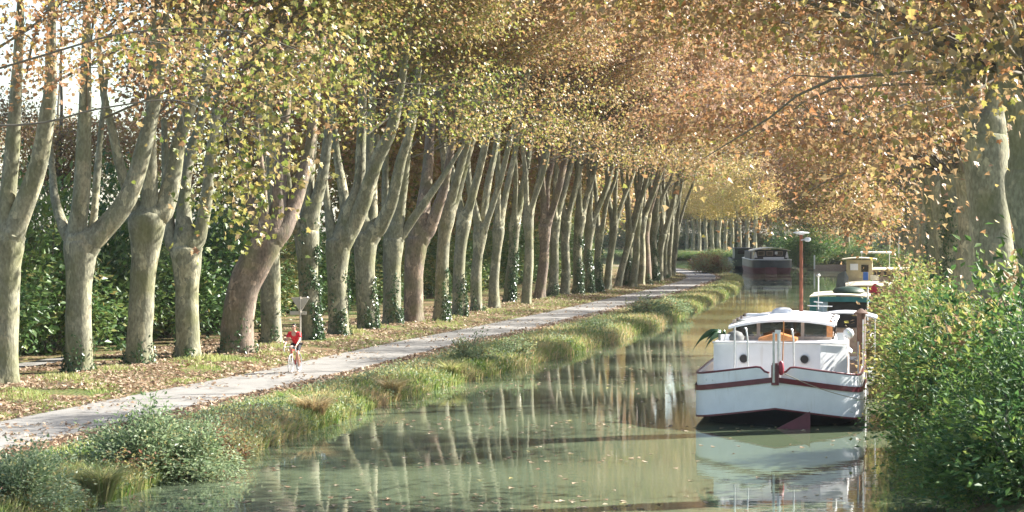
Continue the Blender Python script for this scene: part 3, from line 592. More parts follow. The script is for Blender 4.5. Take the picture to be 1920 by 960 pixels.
# right bank shrubs
RS = [ # px, depth, z shift, radius scale, height scale, tint, label
 (1875, 42.5, 0, .85, .75, -.12, 'shrub overhanging the water at the bottom edge of the picture'),
 (1868, 39.6, 0, .75, .50, -.10, 'low dark shrub filling the bottom edge right of the trailing one'),
 (1945, 38.6, 0, .8, .6, -.16, 'leafy shrub cut by the lowest part of the right edge'),
 (1800, 42.6, 0, .62, .42, -.05, 'low spreading shrub trailing in the water at the bottom of the picture'),
 (1775, 46.5, 0, .62, .5, .12, 'small yellow-flecked shrub at the waterline between the barge and the bottom edge'),
 (1870, 50.5, .3, .9, .9, .50, 'reddish brown dying shrub in the middle of the right bank greenery'),
 (1980, 41.0, 0, 1.1, .95, -.18, 'blue-green shrub in the bottom right corner'),
 (1830, 48.0, .2, 1.05, .92, .0, 'deep green shrub dipping to the water right of the white barge'),
 (1960, 47.0, .5, 1.25, 1.05, .02, 'tall leafy shrub against the right edge below the broad trunk'),
 (1775, 53.5, 0, .95, .86, .05, 'bushy shrub with yellowing leaves touching the white barge'),
 (1870, 53.0, .6, 1.2, .90, .12, 'shrub in front of the broad plane trunk'),
 (1965, 54.0, 1.0, 1.2, .95, .14, 'sunlit shrub beside the foot of the broad plane trunk at the right edge'),
 (1735, 62.0, .3, 1.0, .86, .16, 'yellow-green shrub on the bank behind the white barge'),
 (1800, 64.0, .9, 1.2, .78, .28, 'yellowing shrub left of the broad plane trunk'),
 (1720, 73.0, .4, 1.1, .80, .40, 'pale dry shrub hiding the end of the teal boat'),
 (1770, 76.0, .9, 1.3, .85, .22, 'sunny green shrub between the trunks and the teal boat'),
 (1705, 88.0, .5, 1.3, .80, .48, 'straw-coloured shrub below the boat with the yellow cabin'),
 (1737, 98.0, .8, 1.4, .85, .30, 'light green shrub at the foot of the right bank trunks'),
 (1725, 116.0, .8, 1.5, .80, .45, 'brownish shrub hiding the stern of the boat with the yellow cabin')]
for k, (px, d, dz, s, hs, tint, lab) in enumerate(RS):
    x = (px-CX)*d/F; z = max(0, float(zg(x, d))) - .1
    put_shrub('bank_shrub', BUSHES[k % 3], (x, d, z*.8), k*1.9, (s, s, hs*1.06), tint+(.13 if d > 50 else .06), lab, 'right bank shrubs')  # tint also paints sun onto back shrubs and shade onto low front ones
for k in range(12):
    y = 135 + 15*k; x = float(xr(y)) + 2.2 + (k % 3)
    put_shrub('bank_shrub', BUSHES[k % 3], (x, y, .7), k*2.3, (1.3, 1.3, .8), .1+.1*(k % 3), 'low shrub on the far stretch of the right bank', 'far right bank shrubs')
# left bank shrubs
SILV = shrub_mesh(260, 8200, 1.75, 1.5, 2.2, .125, SILVER, OVAL, 64, .5)
SILV2 = shrub_mesh(261, 2600, .9, .8, 1.1, .09, SILVER, OVAL, 34, .5)
LB = [(262, 905, 0, (.95, .95, .72), .04, SILV, 'large grey-green shrub between the towpath and the water, bottom left'), (360, 892, .05, (.68, .75, .55), .06, SILV, 'rounded grey-green shrub dipping into the water right of the large one'),
      (28, 950, .3, (.75, .75, .52), .05, SILV, 'grey-green shrub cut by the bottom left corner of the picture'), (425, 858, .1, (.9, .9, .85), .48, SILV2, 'low reddish bramble at the water beside the grey-green shrub'),
      (880, 685, .25, (1.1, 1, 1.15), .1, SILV2, 'light bush on the bank standing up in front of the towpath'), (960, 672, .25, (1.2, 1.1, .9), .05, SILV2, 'bush on the bank right of the light bush by the path'),
      (1215, 596, .2, (1.9, 1.6, 1.25), .0, SILV2, 'rounded bush at the waterline of the far towpath bank'), (1260, 588, .2, (1.8, 1.5, 1.1), .06, SILV2, 'bush at the waterline right of the rounded far one'),
      (690, 735, .15, (.9, .9, .7), .2, SILV2, 'small leafy clump between straw tussocks on the bank'), (1120, 628, .15, (1.3, 1.2, .9), -.05, SILV2, 'dark clump halfway along the towpath bank')]
for px, py, z, s, tint, me, lab in LB:
    p = G(px, py, z); put_shrub('bank_shrub', me, (p.x, p.y, max(-.02, z-.1)), px*.7, s, tint+.09, lab, 'towpath bank shrubs')
for k, (px, py, s) in enumerate([(1322, 512, 2.2), (1338, 511, 2.0), (1352, 512, 1.9), (1310, 508, 1.6)]):
    p = G(px, py, .45); put_shrub('tall_weed', SILV2, (p.x, p.y, .3), k, (s, s, s*1.1), .46, 'tall sunlit yellow-green weeds where the towpath bends away', 'weeds at the bend', 'weeds')  # tint lightened so these shaded weeds look sunlit

# ------------------------------------------------------------------ grass, litter, floating leaves
def blades(name, P, hgt, lean_dir, tone, mat, wd=.018, bend=.5):
    n = len(P); r = np.random.default_rng(len(P)); a = r.uniform(0, 2*math.pi, n)
    out = np.stack([np.cos(a), np.sin(a), np.zeros(n)], 1)*bend*r.uniform(.2, 1.2, n)[:, None] + lean_dir
    side = np.stack([-np.sin(a+.6), np.cos(a+.6), np.zeros(n)], 1)*(wd*r.uniform(.6, 1.4, n))[:, None]
    h = hgt[:, None]; up = np.array([0, 0, 1.])
    p0 = P; p1 = P + up*h*.6 + out*h*.28; p2 = P + up*h*(1-.25*np.linalg.norm(out, axis=1, keepdims=True)) + out*h*.95
    V = np.stack([p0-side, p0+side, p1+side*.8, p1-side*.8, p2], 1).reshape(-1, 3)
    FF = (np.arange(n)[:, None]*5 + np.array([0, 1, 2, 3, 3, 2, 4])[None]).ravel()
    return np_mesh(name, V, FF, np.tile([4, 3], n), mat, np.repeat(np.clip(tone, 0, 1), 5))
def depth_samples(n, y0, y1, r):                   # denser near the camera
    u = r.random(n); return 1/(1/y0 + u*(1/y1-1/y0))
r = np.random.default_rng(5)
nn = 95000; y = depth_samples(nn, 36, 262, r); a = xpr(y)+.25; bq = xl(y)+.1; u = r.random(nn)**.8; x = a + (bq-a)*u
fn = np.array([mnoise.noise((p*.35, q*.22, 0)) for p, q in zip(x, y)]); f2 = np.array([mnoise.noise((p*1.1, q*.6, 5)) for p, q in zip(x, y)])
keep = (f2 + r.normal(0, .35, nn) > -.30) | (u > .75); x, y, u, fn, f2 = x[keep], y[keep], u[keep], fn[keep], f2[keep]
z = np.maximum(zg(x, y), 0)-.02; h = (.12 + .17*u + .05*np.maximum(fn, 0))*r.uniform(.4, 1.6, len(x))*np.interp(u, [0, .15, 1], [.45, 1, 1])
gm = blades('bank_grass', np.stack([x, y, z], 1), h, np.array([.28, -.05, 0])*u[:, None], .60+.40*fn+.35*f2+r.normal(0, .18, len(x)), GRASS, .020)
tag(mobj('bank_grass', gm), 'rough green and straw grass on the bank between towpath and water', 'grass', kind='stuff')
# broad weeds among it
nn = 85000; y = depth_samples(nn, 36, 250, r); a = xpr(y)+.5; bq = xl(y)+.12; u = r.random(nn)**.7; x = a+(bq-a)*u
f3 = np.array([mnoise.noise((p*.5+9, q*.3, 2)) for p, q in zip(x, y)]); keep = f3 + r.normal(0, .30, nn) > -.02; x, y, u, f3 = x[keep], y[keep], u[keep], f3[keep]
z = np.maximum(zg(x, y), 0) + r.random(len(x))**1.4*(.30+.35*np.maximum(f3, 0))*np.interp(u, [0, .2, 1], [.3, 1, 1]); n = len(x)
wm = leaves('bank_weeds', np.stack([x, y, z], 1), r.normal(0, 1, (n, 3)), r.normal(0, .5, (n, 3))+np.array([0, -.1, .8]), r.uniform(.05, .13, n), .50+.5*f3+r.normal(0, .17, n), SILVER, OVAL)
tag(mobj('bank_weeds', wm), 'low leafy weeds tangled in the bank grass', 'weeds', kind='stuff')
# verge grass under the trees
nn = 52000; y = depth_samples(nn, 46, 262, r); x = xpl(y) - .12 - r.random(nn)*5.6
f = np.array([mnoise.noise((p*.45, q*.3, 8)) for p, q in zip(x, y)]); keep = f > -.02; x, y, f = x[keep], y[keep], f[keep]; n = len(x)
vm = blades('verge_grass', np.stack([x, y, zg(x, y)-.02], 1), (.08+.30*np.maximum(f, 0))*r.uniform(.5, 1.4, n), np.zeros((n, 3)), .42+.3*f+r.normal(0, .1, n), GRASS, .016)
tag(mobj('verge_grass', vm), 'short grass of the verge under the towpath trees', 'grass', kind='stuff')
# fallen leaves
nn = 85000; y = depth_samples(nn, 44, 262, r); q = r.random(nn)
x = np.where(q < .80, xpl(y) - r.random(nn)**.8*8.5 + .15, np.where(q < .965, xpr(y) + np.abs(r.normal(0, .55, nn)) - .15, xpl(y) + (xpr(y)-xpl(y))*r.random(nn)))
f = np.array([mnoise.noise((p*.4+4, q_*.25, 1)) for p, q_ in zip(x, y)])
e = xpl(y)-x; keep = (f > -.28) | (np.abs(e-.2) < .5) | (x > xpl(y)); keep &= ~((x > xpl(y)+.25) & (x < xpr(y)-.3) & (f < .05)); x, y, f = x[keep], y[keep], f[keep]; n = len(x)
z = np.where((x > xpl(y)) & (x < xpr(y)), .50, zg(x, y)+.03) + r.random(n)*.05
lm = leaves('fallen_leaves', np.stack([x, y, z], 1), r.normal(0, 1, (n, 3))*np.array([1, 1, .25]), r.normal(0, .38, (n, 3))+np.array([0, 0, 1]), r.uniform(.08, .17, n), r.uniform(0, 1, n)*.9+.1*f, LITTER, LOBED)
tag(mobj('fallen_leaves', lm), 'dry brown fallen leaves littering the verge and the edges of the towpath', 'leaves', kind='stuff')
nn = 2600; y = depth_samples(nn, 40, 330, r); x = xl(y) + (xr(y)-xl(y))*r.random(nn); f = np.array([mnoise.noise((p*.10, q_*.22, 6)) for p, q_ in zip(x, y)])
keep = (f > .12) | ((y > 225) & (y < 265)) | (r.random(nn) < .12); x, y = x[keep], y[keep]; n = len(x)
fm = leaves('floating_leaves', np.stack([x, y, np.full(n, .012)], 1), r.normal(0, 1, (n, 3))*np.array([1, 1, .02]), r.normal(0, .07, (n, 3))+np.array([0, 0, 1]), r.uniform(.10, .18, n), r.uniform(.1, 1, n), LITTER, LOBED)
tag(mobj('floating_leaves', fm), 'fallen leaves drifting on the water', 'leaves', kind='stuff')
def tussock(px, py, s, tone, label):
    p = G(px, py, .12); r = np.random.default_rng(int(px)); n = 520; a = r.uniform(0, 6.28, n); q = r.random(n)**.7*.22*s
    P = np.stack([np.cos(a)*q, np.sin(a)*q, np.zeros(n)-.05], 1)
    d = np.stack([np.cos(a), np.sin(a), np.zeros(n)], 1)*.75
    me = blades('sedge_tussock', P, s*r.uniform(.6, 1.1, n), d, tone+r.normal(0, .10, n), GRASS, .014, .3)
    o = mobj('sedge_tussock', me, None, p); tag(o, label, 'grass tuft', 'sedge tussocks on the bank')
tussock(588, 790, 1.0, .92, 'arching straw-coloured sedge tussock right of the cyclist, at the waterline')
tussock(548, 770, .8, .18, 'fresh green sedge tuft just left of the straw-coloured tussock')
tussock(735, 745, .85, .88, 'smaller straw sedge tussock farther along the waterline')
tussock(190, 935, .9, .62, 'straw and green sedge tuft at the bottom left waterline')
tussock(845, 712, .9, .60, 'pale sedge tussock where the bank bulges into the canal')
tussock(500, 790, .75, .25, 'green sedge tuft left of centre on the near bank')

# ------------------------------------------------------------------ boats
WHITE = plain('white_boat_paint', (.74, .75, .76), .32, 0, .05, 3, .05, .5, (.45, .40, .33))
MAROON = plain('maroon_paint', (.12, .016, .024), .4, 0, .25, 4, 0, .5)
NAVY = plain('navy_bottom_paint', (.014, .016, .028), .5, 0, .3, 3, 0, .4, (.05, .05, .05))
VARNISH = plain('varnished_wood', (.42, .17, .05), .35, 0, .25, 9, .1)
GREYWOOD = plain('weathered_wood', (.38, .30, .24), .7, 0, .2, 9, .1)
STEEL = plain('galvanised_steel', (.52, .53, .54), .35, .7, .12, 8)
DARK = plain('painted_recess_shade', (.012, .011, .011), .6)  # near-black colour paints in the shade of boat interiors and openings
CLOTH = plain('pale_cloth', (.58, .52, .42), .9, 0, .1, 5, .2)
TARP = plain('white_tarpaulin', (.72, .73, .74), .7, 0, .06, 4, .3)
RUST = plain('rust_red_paint', (.24, .075, .035), .55, 0, .3, 7, .05)
TEAL = plain('teal_tarpaulin', (.03, .17, .18), .7, 0, .2, 3, .3)
GREENP = plain('dark_green_paint', (.018, .045, .030), .5, 0, .25, 5)
SLATE = plain('slate_hull_paint', (.045, .055, .065), .5, 0, .2, 2, 0, .4, (.10, .08, .06))
BLACK = plain('black_paint', (.02, .02, .022), .45)
REDP = plain('faded_red_bottom', (.14, .035, .047), .6, 0, .2, 3)
YELLOW = plain('ochre_cabin_paint', (.43, .35, .20), .5, 0, .1, 4, 0, .5, (.35, .3, .2))
CREAM = plain('cream_paint', (.66, .60, .46), .6, 0, .08, 4)
BLUE = plain('blue_plastic', (.04, .13, .42), .4)
ROPE = plain('rope_fibre', (.32, .27, .20), .9)
GREYTARP = plain('grey_tarpaulin', (.12, .125, .12), .75, 0, .2, 3, .4)
FROND = plain('plant_leaf_green', (.025, .08, .025), .4, 0, .3, 8)
def glass_material():
    m, n, l, b = newmat('window_glass')
    gl = n.new('ShaderNodeBsdfGlossy'); gl.inputs['Roughness'].default_value = .03; tr = n.new('ShaderNodeBsdfTransparent'); tr.inputs[0].default_value = (.45, .47, .46, 1)
    fr = n.new('ShaderNodeFresnel'); fr.inputs[0].default_value = 1.5; mx = n.new('ShaderNodeMixShader')
    l.new(fr.outputs[0], mx.inputs[0]); l.new(tr.outputs[0], mx.inputs[1]); l.new(gl.outputs[0], mx.inputs[2]); l.new(mx.outputs[0], n['Material Output'].inputs[0])
    return m
GLASS = glass_material()

def hull(root, outline, ztop, levels, cap=None):
    # outline: half plan from the stern centre to the bow; levels: [(name, material, drop0, drop1, proud)] measured down from the top edge
    full = [(-x, y) for x, y in reversed(outline[1:])] + list(outline)
    def pt(x, y, dz, inset=0.0, proud=0.0):
        s = 1 + proud/2.4; return Vector((x*s*(1-inset), y*(1 if y > .5 else 1) - proud*(1 if y < 1.3 else 0) + inset*2.2*(1 if y < 3 else max(0, 1-(y-3)/2)), ztop(x, y)-dz))
    for nm, mat, d0, d1, pr in levels:
        b = MB(); b.rings([[pt(x, y, d0, 0, pr) for x, y in full], [pt(x, y, d1, 0, pr) for x, y in full]]); b.build(nm, mat, root, True)
    return full, pt
def white_barge():
    root = empty('moored_barge', (7.40, 60.0, 0), math.radians(-10.0), 'white barge with maroon band moored stern-on beside the right bank shrubs', 'barge')
    out = [(0, 0), (.18, .05), (.30, .09), (.42, .13), (.55, .18), (.85, .29), (1.3, .47), (1.8, .72), (2.1, .95), (2.28, 1.25), (2.38, 1.7), (2.42, 2.6), (2.45, 6), (2.42, 11), (2.1, 14.5), (1.2, 16.8), (.05, 17.8)]
    def zt(x, y):
        if y < 2.6: return 1.42 + .36*max(0, 1-abs(x)/2.4)
        return 1.42 + max(0, (y-10)/8)**2*.6
    full, pt = hull(root, out, zt, [('hull_side', WHITE, .40, 1.22, 0), ('boot_line', MAROON, 1.20, 1.25, .012), ('rubbing_band', MAROON, .33, .48, .03)])
    # bulwark, dipping towards the stern post
    def dip(x): return np.interp(abs(x), [.16, .30, .42, .55], [.22, .16, .03, 0]) 
    b = MB(); R0 = [pt(x, y, float(dip(x)) if y < 1 else 0, .012) for x, y in full if not (abs(x) < .1 and y < 1)]
    for half in (R0[:len(R0)//2], R0[len(R0)//2:]):
        lo = [Vector((p.x, p.y, zt(p.x, p.y)-.42)) for p in half]; inn = [Vector((p.x*.965, p.y+(.06 if p.y < 2.5 else 0), p.z)) for p in half]; inl = [Vector((p.x, p.y, q.z)) for p, q in zip(inn, lo)]
        b.rings([lo, half, inn, inl])
    b.build('bulwark', WHITE, root, True)
    b = MB()
    for half in (R0[:len(R0)//2], R0[len(R0)//2:]): b.tube([p+Vector((0, .02, .012)) for p in half], .032, 8)
    b.build('bulwark_cap', MAROON, root, True)
    # under-body with the counter tucked in
    b = MB(); R = [[pt(x, y, 1.23) for x, y in full]]
    for f, z in ((.35, .30), (.75, .08), (1, -.05), (1.25, -.5)):
        R.append([Vector((x*(1-.16*f), y + .95*f*(1 if y < 2.6 else max(0, 1-(y-2.6)/3)), min(zt(x, y)-1.24, z if abs(x) < 2.3 or y < 2 else z))) for x, y in full])
    b.rings(R); b.build('underbody', NAVY, root, True)
    b = MB(); b.prism([(x*.96, y+.06) for x, y in full], 1.0, 1.04); b.build('deck', GREYWOOD, root)
    b = MB(); b.box((0, -.02, 1.50), (.21, .14, .56)); b.box((0, -.05, 1.81), (.16, .12, .06)); b.build('stern_post', MAROON, root)
    b = MB(); b.lathe((.17, -.03, 1.50), [(.03, 0), (.075, .06), (.085, .2), (.075, .34), (.03, .40)], 12); b.build('fender', plain('red_fender', (.30, .03, .05), .4), root, True)
    # rudder
    b = MB()
    prof = [(-.02, -.03), (1.00, -.03), (1.00, .50), (.94, .47)]
    b.add([(x*.98, -.15+.05*x, z) for x, z in prof] + [(x*.98, -.09+.05*x, z) for x, z in prof], [(0, 1, 2, 3), (7, 6, 5, 4), (0, 4, 5, 1), (1, 5, 6, 2), (2, 6, 7, 3), (3, 7, 4, 0)])
    b.build('rudder', REDP, root)
    # low aft cabin with portholes
    cab = [(-1.95, 6), (-1.95, 2.75), (-1.22, 2.05), (1.20, 2.05), (1.95, 2.75), (1.95, 6)]
    b = MB(); b.prism(cab, 1.0, lambda x, y: 2.27+.06*(1-(x/1.95)**2)); cb = b.build('aft_cabin', WHITE, root)
    for x in (-1.02, .74):
        b = MB(); b.disc((x, 2.04, 1.83), .125, (0, 1, 0), .04); p = b.build('porthole', DARK, root)
        b = MB(); b.tube([(x+.133*math.cos(t), 2.025, 1.83+.133*math.sin(t)) for t in np.linspace(0, 2*math.pi, 20, endpoint=False)], .016, 6, True); b.build('rim', STEEL, p, True)
    b = MB(); b.tube([(-1.97, 2.7, 2.27), (-1.24, 2.02, 2.30), (1.22, 2.02, 2.30), (1.97, 2.7, 2.27)], .025, 6); b.build('coaming', TARP, root, True)
    b = MB(); b.add([(-.62, 2.5, 2.33), (.50, 2.5, 2.33), (.50, 2.5, 2.40), (-.06, 2.5, 2.56), (-.62, 2.5, 2.40), (-.62, 3.4, 2.33), (.50, 3.4, 2.33), (.50, 3.4, 2.40), (-.06, 3.4, 2.56), (-.62, 3.4, 2.40)],
        [(0, 1, 2, 3, 4), (9, 8, 7, 6, 5), (1, 6, 7, 2), (2, 7, 8, 3), (3, 8, 9, 4), (4, 9, 5, 0), (0, 5, 6, 1)]); b.build('wooden_hatch', VARNISH, root)
    # wheelhouse: sill, posts, panes, roof
    X = [-1.45, -.72, .60, 1.40]; y0, y1 = 4.3, 9.4
    b = MB(); b.box((-.02, y0, 2.32), (2.92, .07, .12)); b.box((-1.46, 6.85, 2.32), (.07, 5.03, .12)); b.box((1.42, 6.85, 2.32), (.07, 5.03, .12)); b.box((-.02, y1, 2.32), (2.92, .07, .12)); b.build('window_sill', GREYWOOD, root)
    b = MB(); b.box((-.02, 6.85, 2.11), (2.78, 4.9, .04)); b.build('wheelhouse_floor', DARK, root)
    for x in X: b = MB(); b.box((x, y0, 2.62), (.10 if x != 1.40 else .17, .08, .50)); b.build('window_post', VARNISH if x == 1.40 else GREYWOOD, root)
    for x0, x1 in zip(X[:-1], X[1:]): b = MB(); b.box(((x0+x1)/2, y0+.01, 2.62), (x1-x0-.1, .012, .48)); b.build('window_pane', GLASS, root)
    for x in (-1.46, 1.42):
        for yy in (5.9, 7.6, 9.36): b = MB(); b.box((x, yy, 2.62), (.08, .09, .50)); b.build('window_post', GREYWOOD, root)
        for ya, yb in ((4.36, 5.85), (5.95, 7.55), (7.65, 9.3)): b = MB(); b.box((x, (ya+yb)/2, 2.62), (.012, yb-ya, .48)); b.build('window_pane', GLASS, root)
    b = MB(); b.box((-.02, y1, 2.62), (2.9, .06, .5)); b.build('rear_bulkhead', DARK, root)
    b = MB(); n = 9
    b.sheet([[(.15+(x*(.82 if False else 1)), yy, 2.90-.22*abs(x/1.72)**2.2 + (.05 if yy > 4.2 else 0)) for x in np.linspace(-1.75, 1.42, n)] for yy in (3.95, 4.3, 6, 8, 9.8)], .07); b.build('wheelhouse_roof', TARP, root, True)
    b = MB(); b.add([(-.35+.5*i/6*1.0, 4.42, 2.86-.12*math.sin(i*.9)**2-.02*i) for i in range(7)] + [(-.35+.5*i/6, 4.42, 2.62+.09*math.cos(i*1.1)) for i in range(7)], [(i, i+1, 8+i, 7+i) for i in range(6)]); b.build('curtain', CLOTH, root)
    for k, x in enumerate((-1.1, -.5, .1, .5, 1.05)):
        b = MB(); b.lathe((x, 5.0, 2.25), [(.05, 0), (.19, .05), (.20, .14), (.12, .22)], 10); b.build('cushion', CLOTH if k % 2 else plain('blue_grey_cloth', (.30, .34, .40), .9), root, True)
    b = MB(); b.lathe((-.18, 8.0, 2.93), [(.34, 0), (.32, .09), (.22, .16), (.06, .19)], 14); b.build('roof_dome', TARP, root, True)
    b = MB(); b.box((-.9, 7.0, 2.92), (.7, .5, .07)); b.build('roof_hatch', TARP, root)
    # stanchions
    def pipe(x, y, z0, z1, bend=0.0, r_=.027):
        b = MB(); pts = [(x, y, z0), (x-.02, y, z1-.30), (x-.05*(bend > 0), y, z1-.10), (x-bend*.6, y, z1-.01), (x-bend, y, z1)]
        b.tube(pts if bend else [(x, y, z0), (x, y, z1)], r_, 8); b.build('stanchion', STEEL, root, True)
    pipe(-1.24, 1.5, 1.05, 2.78); pipe(-.80, .75, 1.05, 2.78, .12); pipe(.50, .75, 1.05, 2.76, .10); pipe(-.03, -.14, 1.30, 2.70, 0, .035)
    b = MB(); b.tube([(.09, .35, 1.05), (.09, .35, 2.70)], .05, 8); b.box((.06, .35, 2.70), (.16, .12, .10)); b.build('flag_socket', STEEL, root)
    b = MB(); b.tube([(.19, .4, 1.8), (.22, .4, 3.0)], .016, 6); b.build('flagstaff', VARNISH, root)
    # mast with a lamp
    b = MB(); b.tube([(.36, 9.2, 2.3), (.36, 9.2, 5.42)], [.065, .055], 10); m = b.build('mast', RUST, root, True)
    b = MB(); b.lathe((.36, 9.2, 5.42), [(.05, 0), (.10, .03), (.26, .06), (.25, .09), (.02, .11)], 14); b.build('mast_lamp', TARP, m, True)
    b = MB(); b.tube([(.36, 9.15, 5.25), (.52, 9.1, 5.28)], .02, 6); b.lathe((.57, 9.1, 5.2), [(.05, 0), (.11, .04), (.10, .12), (.03, .15)], 10); b.build('floodlight', STEEL, m, True)
    # gear on the right hand side deck and the bimini forward
    b = MB(); b.sheet([[(1.55+.25*math.sin(j*1.3+i)*.2, 4.6+.5*i, 2.92-.22*j) if j < 4 else (2.05, 4.6+.5*i, 1.9) for j in range(5)] for i in range(4)], .03); b.build('folded_tarpaulin', TARP, root, True)
    b = MB(); b.lathe((1.98, 3.1, 2.36), [(.03, 0), (.13, .07), (.17, .17), (.13, .28), (.04, .34)], 14); b.build('globe_lamp', plain('frosted_globe', (.62, .63, .62), .25), root, True)
    b = MB(); b.box((1.75, 3.6, 2.42), (.22, .22, .22)); b.build('deck_box', STEEL, root)
    b = MB(); b.tube([(2.30, 7.0, 1.4), (2.30, 7.0, 2.95)], .13, 12); b.lathe((2.30, 7.0, 2.95), [(.22, 0), (.22, .05), (.03, .18)], 12); b.build('stove_pipe', plain('rusty_iron', (.11, .06, .04), .8, 0, .4, 7), root, True)
    for x, y, z0, z1 in ((2.28, 2.2, 1.35, 2.35), (2.40, 4.4, 1.35, 2.9), (2.40, 9.6, 1.35, 2.95)): b = MB(); b.tube([(x, y, z0), (x, y, z1)], .022, 6); b.build('stanchion', STEEL, root, True)
    b = MB(); b.box((2.28, 3.4, 1.78), (.05, 1.1, .75)); b.build('wooden_dodger', VARNISH, root)
    b = MB(); b.sheet([[(1.72+x, yy, 2.72+.17*(1-(x/1.05)**2)) for x in np.linspace(-1.05, 1.05, 9)] for yy in (10.2, 11.2, 12.4)], .05); b.build('bimini_roof', TARP, root, True)
    for x in (.72, 2.70):
        for yy in (10.3, 12.3): b = MB(); b.tube([(x, yy, 1.3), (x, yy, 2.73)], .02, 6); b.build('bimini_leg', STEEL, root, True)
    b = MB(); b.box((1.2, 10.6, 1.9), (2.0, .9, .9), 0, 0, .9); b.build('deck_locker', GREYWOOD, root)
    b = MB(); b.tube([(.9, 9.6, 3.0), (.9, 9.6, 3.5)], .015, 5); b.tube([(.55, 9.6, 3.12), (1.35, 9.6, 3.10)], .018, 5); b.tube([(.75, 9.6, 3.25), (1.05, 9.6, 3.22)], .02, 5); b.build('aerial', STEEL, root)
    b = MB(); b.disc((-2.02, .93, 1.28), .03, (0, 1, 0), .05, 10); b.build('hull_drain', STEEL, root)
    b = MB(); b.disc((-1.82, .78, 1.28), .018, (0, 1, 0), .05, 8); b.build('hull_drain', STEEL, root)
white_barge()
def world(x, y, z):                                 # barge deck point to the world
    a = math.radians(-10.0); return Vector((7.40 + x*math.cos(a) - y*math.sin(a), 60.0 + x*math.sin(a) + y*math.cos(a), z))
# mooring line to the bank
p0, p1 = world(.12, -.05, 1.62), Vector((11.0, 59.3, .75)); b = MB()
b.tube([p0.lerp(p1, t) + Vector((0, 0, -.42*4*t*(1-t)*.55)) for t in np.linspace(0, 1, 14)], .012, 6); tag(b.build('mooring_line', ROPE, None, True), 'thin mooring line sagging from the barge stern post to the right bank', 'rope')
# pot plant with drooping fronds on the barge's left corner
root = empty('pot_plant', world(-1.72, 2.95, 2.30), 0, 'dark green pot plant with leaves drooping over the left edge of the barge cabin', 'plant')
b = MB(); b.lathe((0, 0, 0), [(.09, 0), (.13, .18), (.14, .2), (.11, .19)], 12); b.build('pot', STEEL, root, True)
for i, (dx, dz, ln) in enumerate(((-1, .12, .85), (-.9, .3, .55), (-.75, -.1, .75), (-.5, .5, .45), (.4, .5, .35), (-.2, .6, .4))):
    b = MB(); R = []
    for t in np.linspace(0, 1, 8):
        c = Vector((dx*ln*t, -.25*t*(i % 3 - 1), .2 + (.25+dz*.5)*math.sin(t*1.9)*ln*1.2 - .95*t*t*ln)); wd = .11*math.sin(math.pi*min(1, t*.85+.12))*(1 if i < 3 else .6) + .004
        R.append([c+Vector((-.3*wd, .02, -wd*1.5)), c+Vector((0, -.03, 0)), c+Vector((.3*wd, .02, wd*.5))])
    b.rings(R); b.build('frond', FROND, root)
root = empty('deck_bundle', world(-1.35, 3.2, 2.31), 0, 'grey and black bundle under a cloth beside the barge windows', 'bundle')
b = MB(); b.lathe((0, 0, 0), [(.26, 0), (.28, .10), (.20, .22), (.05, .28)], 12); b.build('cover', GREYTARP, root, True); b = MB(); b.box((-.28, -.1, .09), (.22, .22, .18), .4); b.build('box', TARP, root)

def simple_hull(root, W, L, top, mat, low, lowmat, stern=.35):
    half = W/2; out = [(0, 0), (half*.5, stern*.35), (half*.82, stern), (half*.97, stern*2.4), (half, L*.3), (half, L*.75), (half*.7, L*.93), (.03, L)]
    full = [(-x, y) for x, y in reversed(out[1:])] + out
    b = MB(); b.rings([[Vector((x, y, top)) for x, y in full], [Vector((x*1.0, y, low)) for x, y in full]]); b.build('hull_side', mat, root, True)
    b = MB(); b.rings([[Vector((x, y, low)) for x, y in full], [Vector((x*.93, y+.3*(y < 3), 0)) for x, y in full], [Vector((x*.85, y+.6*(y < 3), -.4)) for x, y in full]]); b.build('underbody', lowmat, root, True)
    b = MB(); b.prism([(x*.985, y+.02) for x, y in full], top-.18, top-.12); b.build('deck', GREYWOOD, root)
    b = MB(); b.tube([Vector((x, y, top)) for x, y in full], .05, 6); b.build('gunwale', lowmat if mat is not SLATE else STEEL, root, True)
# teal boat
c = A(1573, 560, 92); root = empty('canopy_boat', (c.x, 92, 0), math.radians(-10), 'boat under a teal canopy moored just beyond the white barge', 'boat')
simple_hull(root, 3.0, 10, 1.2, WHITE, .35, NAVY)
b = MB(); b.sheet([[(x, yy, 2.66+.10*(1-(x/1.4)**2)) for x in np.linspace(-1.3, 1.3, 7)] for yy in (1.0, 3, 5, 7)], .05); b.build('canopy_top', CREAM, root, True)
b = MB(); b.rings([[(-1.28, 6.8, 2.62), (-1.28, 1.05, 2.62), (-.6, 1.0, 2.66), (.5, 1.0, 2.66), (1.28, 1.05, 2.62), (1.28, 6.8, 2.62)], [(-1.30, 6.8, 2.40), (-1.30, 1.0, 2.42), (-.6, .96, 2.44), (.5, .96, 2.44), (1.30, 1.0, 2.42), (1.30, 6.8, 2.40)]]); b.build('canopy_valance', TEAL, root)
b = MB(); b.rings([[(-1.27, 6.8, 2.45), (-1.27, 1.05, 2.45), (-1.0, 1.04, 2.45)], [(-1.36, 6.8, 1.15), (-1.36, .95, 1.15), (-.95, 1.0, 1.15)]]); b.build('canopy_side', TEAL, root)
b = MB(); b.rings([[(-.98, 1.06, 2.44), (-.7, 1.0, 2.44), (-.5, 1.08, 2.44)], [(-.93, 1.03, 1.15), (-.75, .95, 1.15), (-.62, 1.05, 1.15)]]); b.build('curtain', plain('pale_blue_cloth', (.35, .45, .55), .8, 0, .15, 6, .3), root)
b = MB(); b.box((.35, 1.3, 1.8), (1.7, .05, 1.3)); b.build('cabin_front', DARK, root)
b = MB(); b.lathe((.35, 3.4, 2.74), [(.62, 0), (.72, .10), (.60, .24), (.2, .30)], 16); b.build('upturned_dinghy', GREENP, root, True)
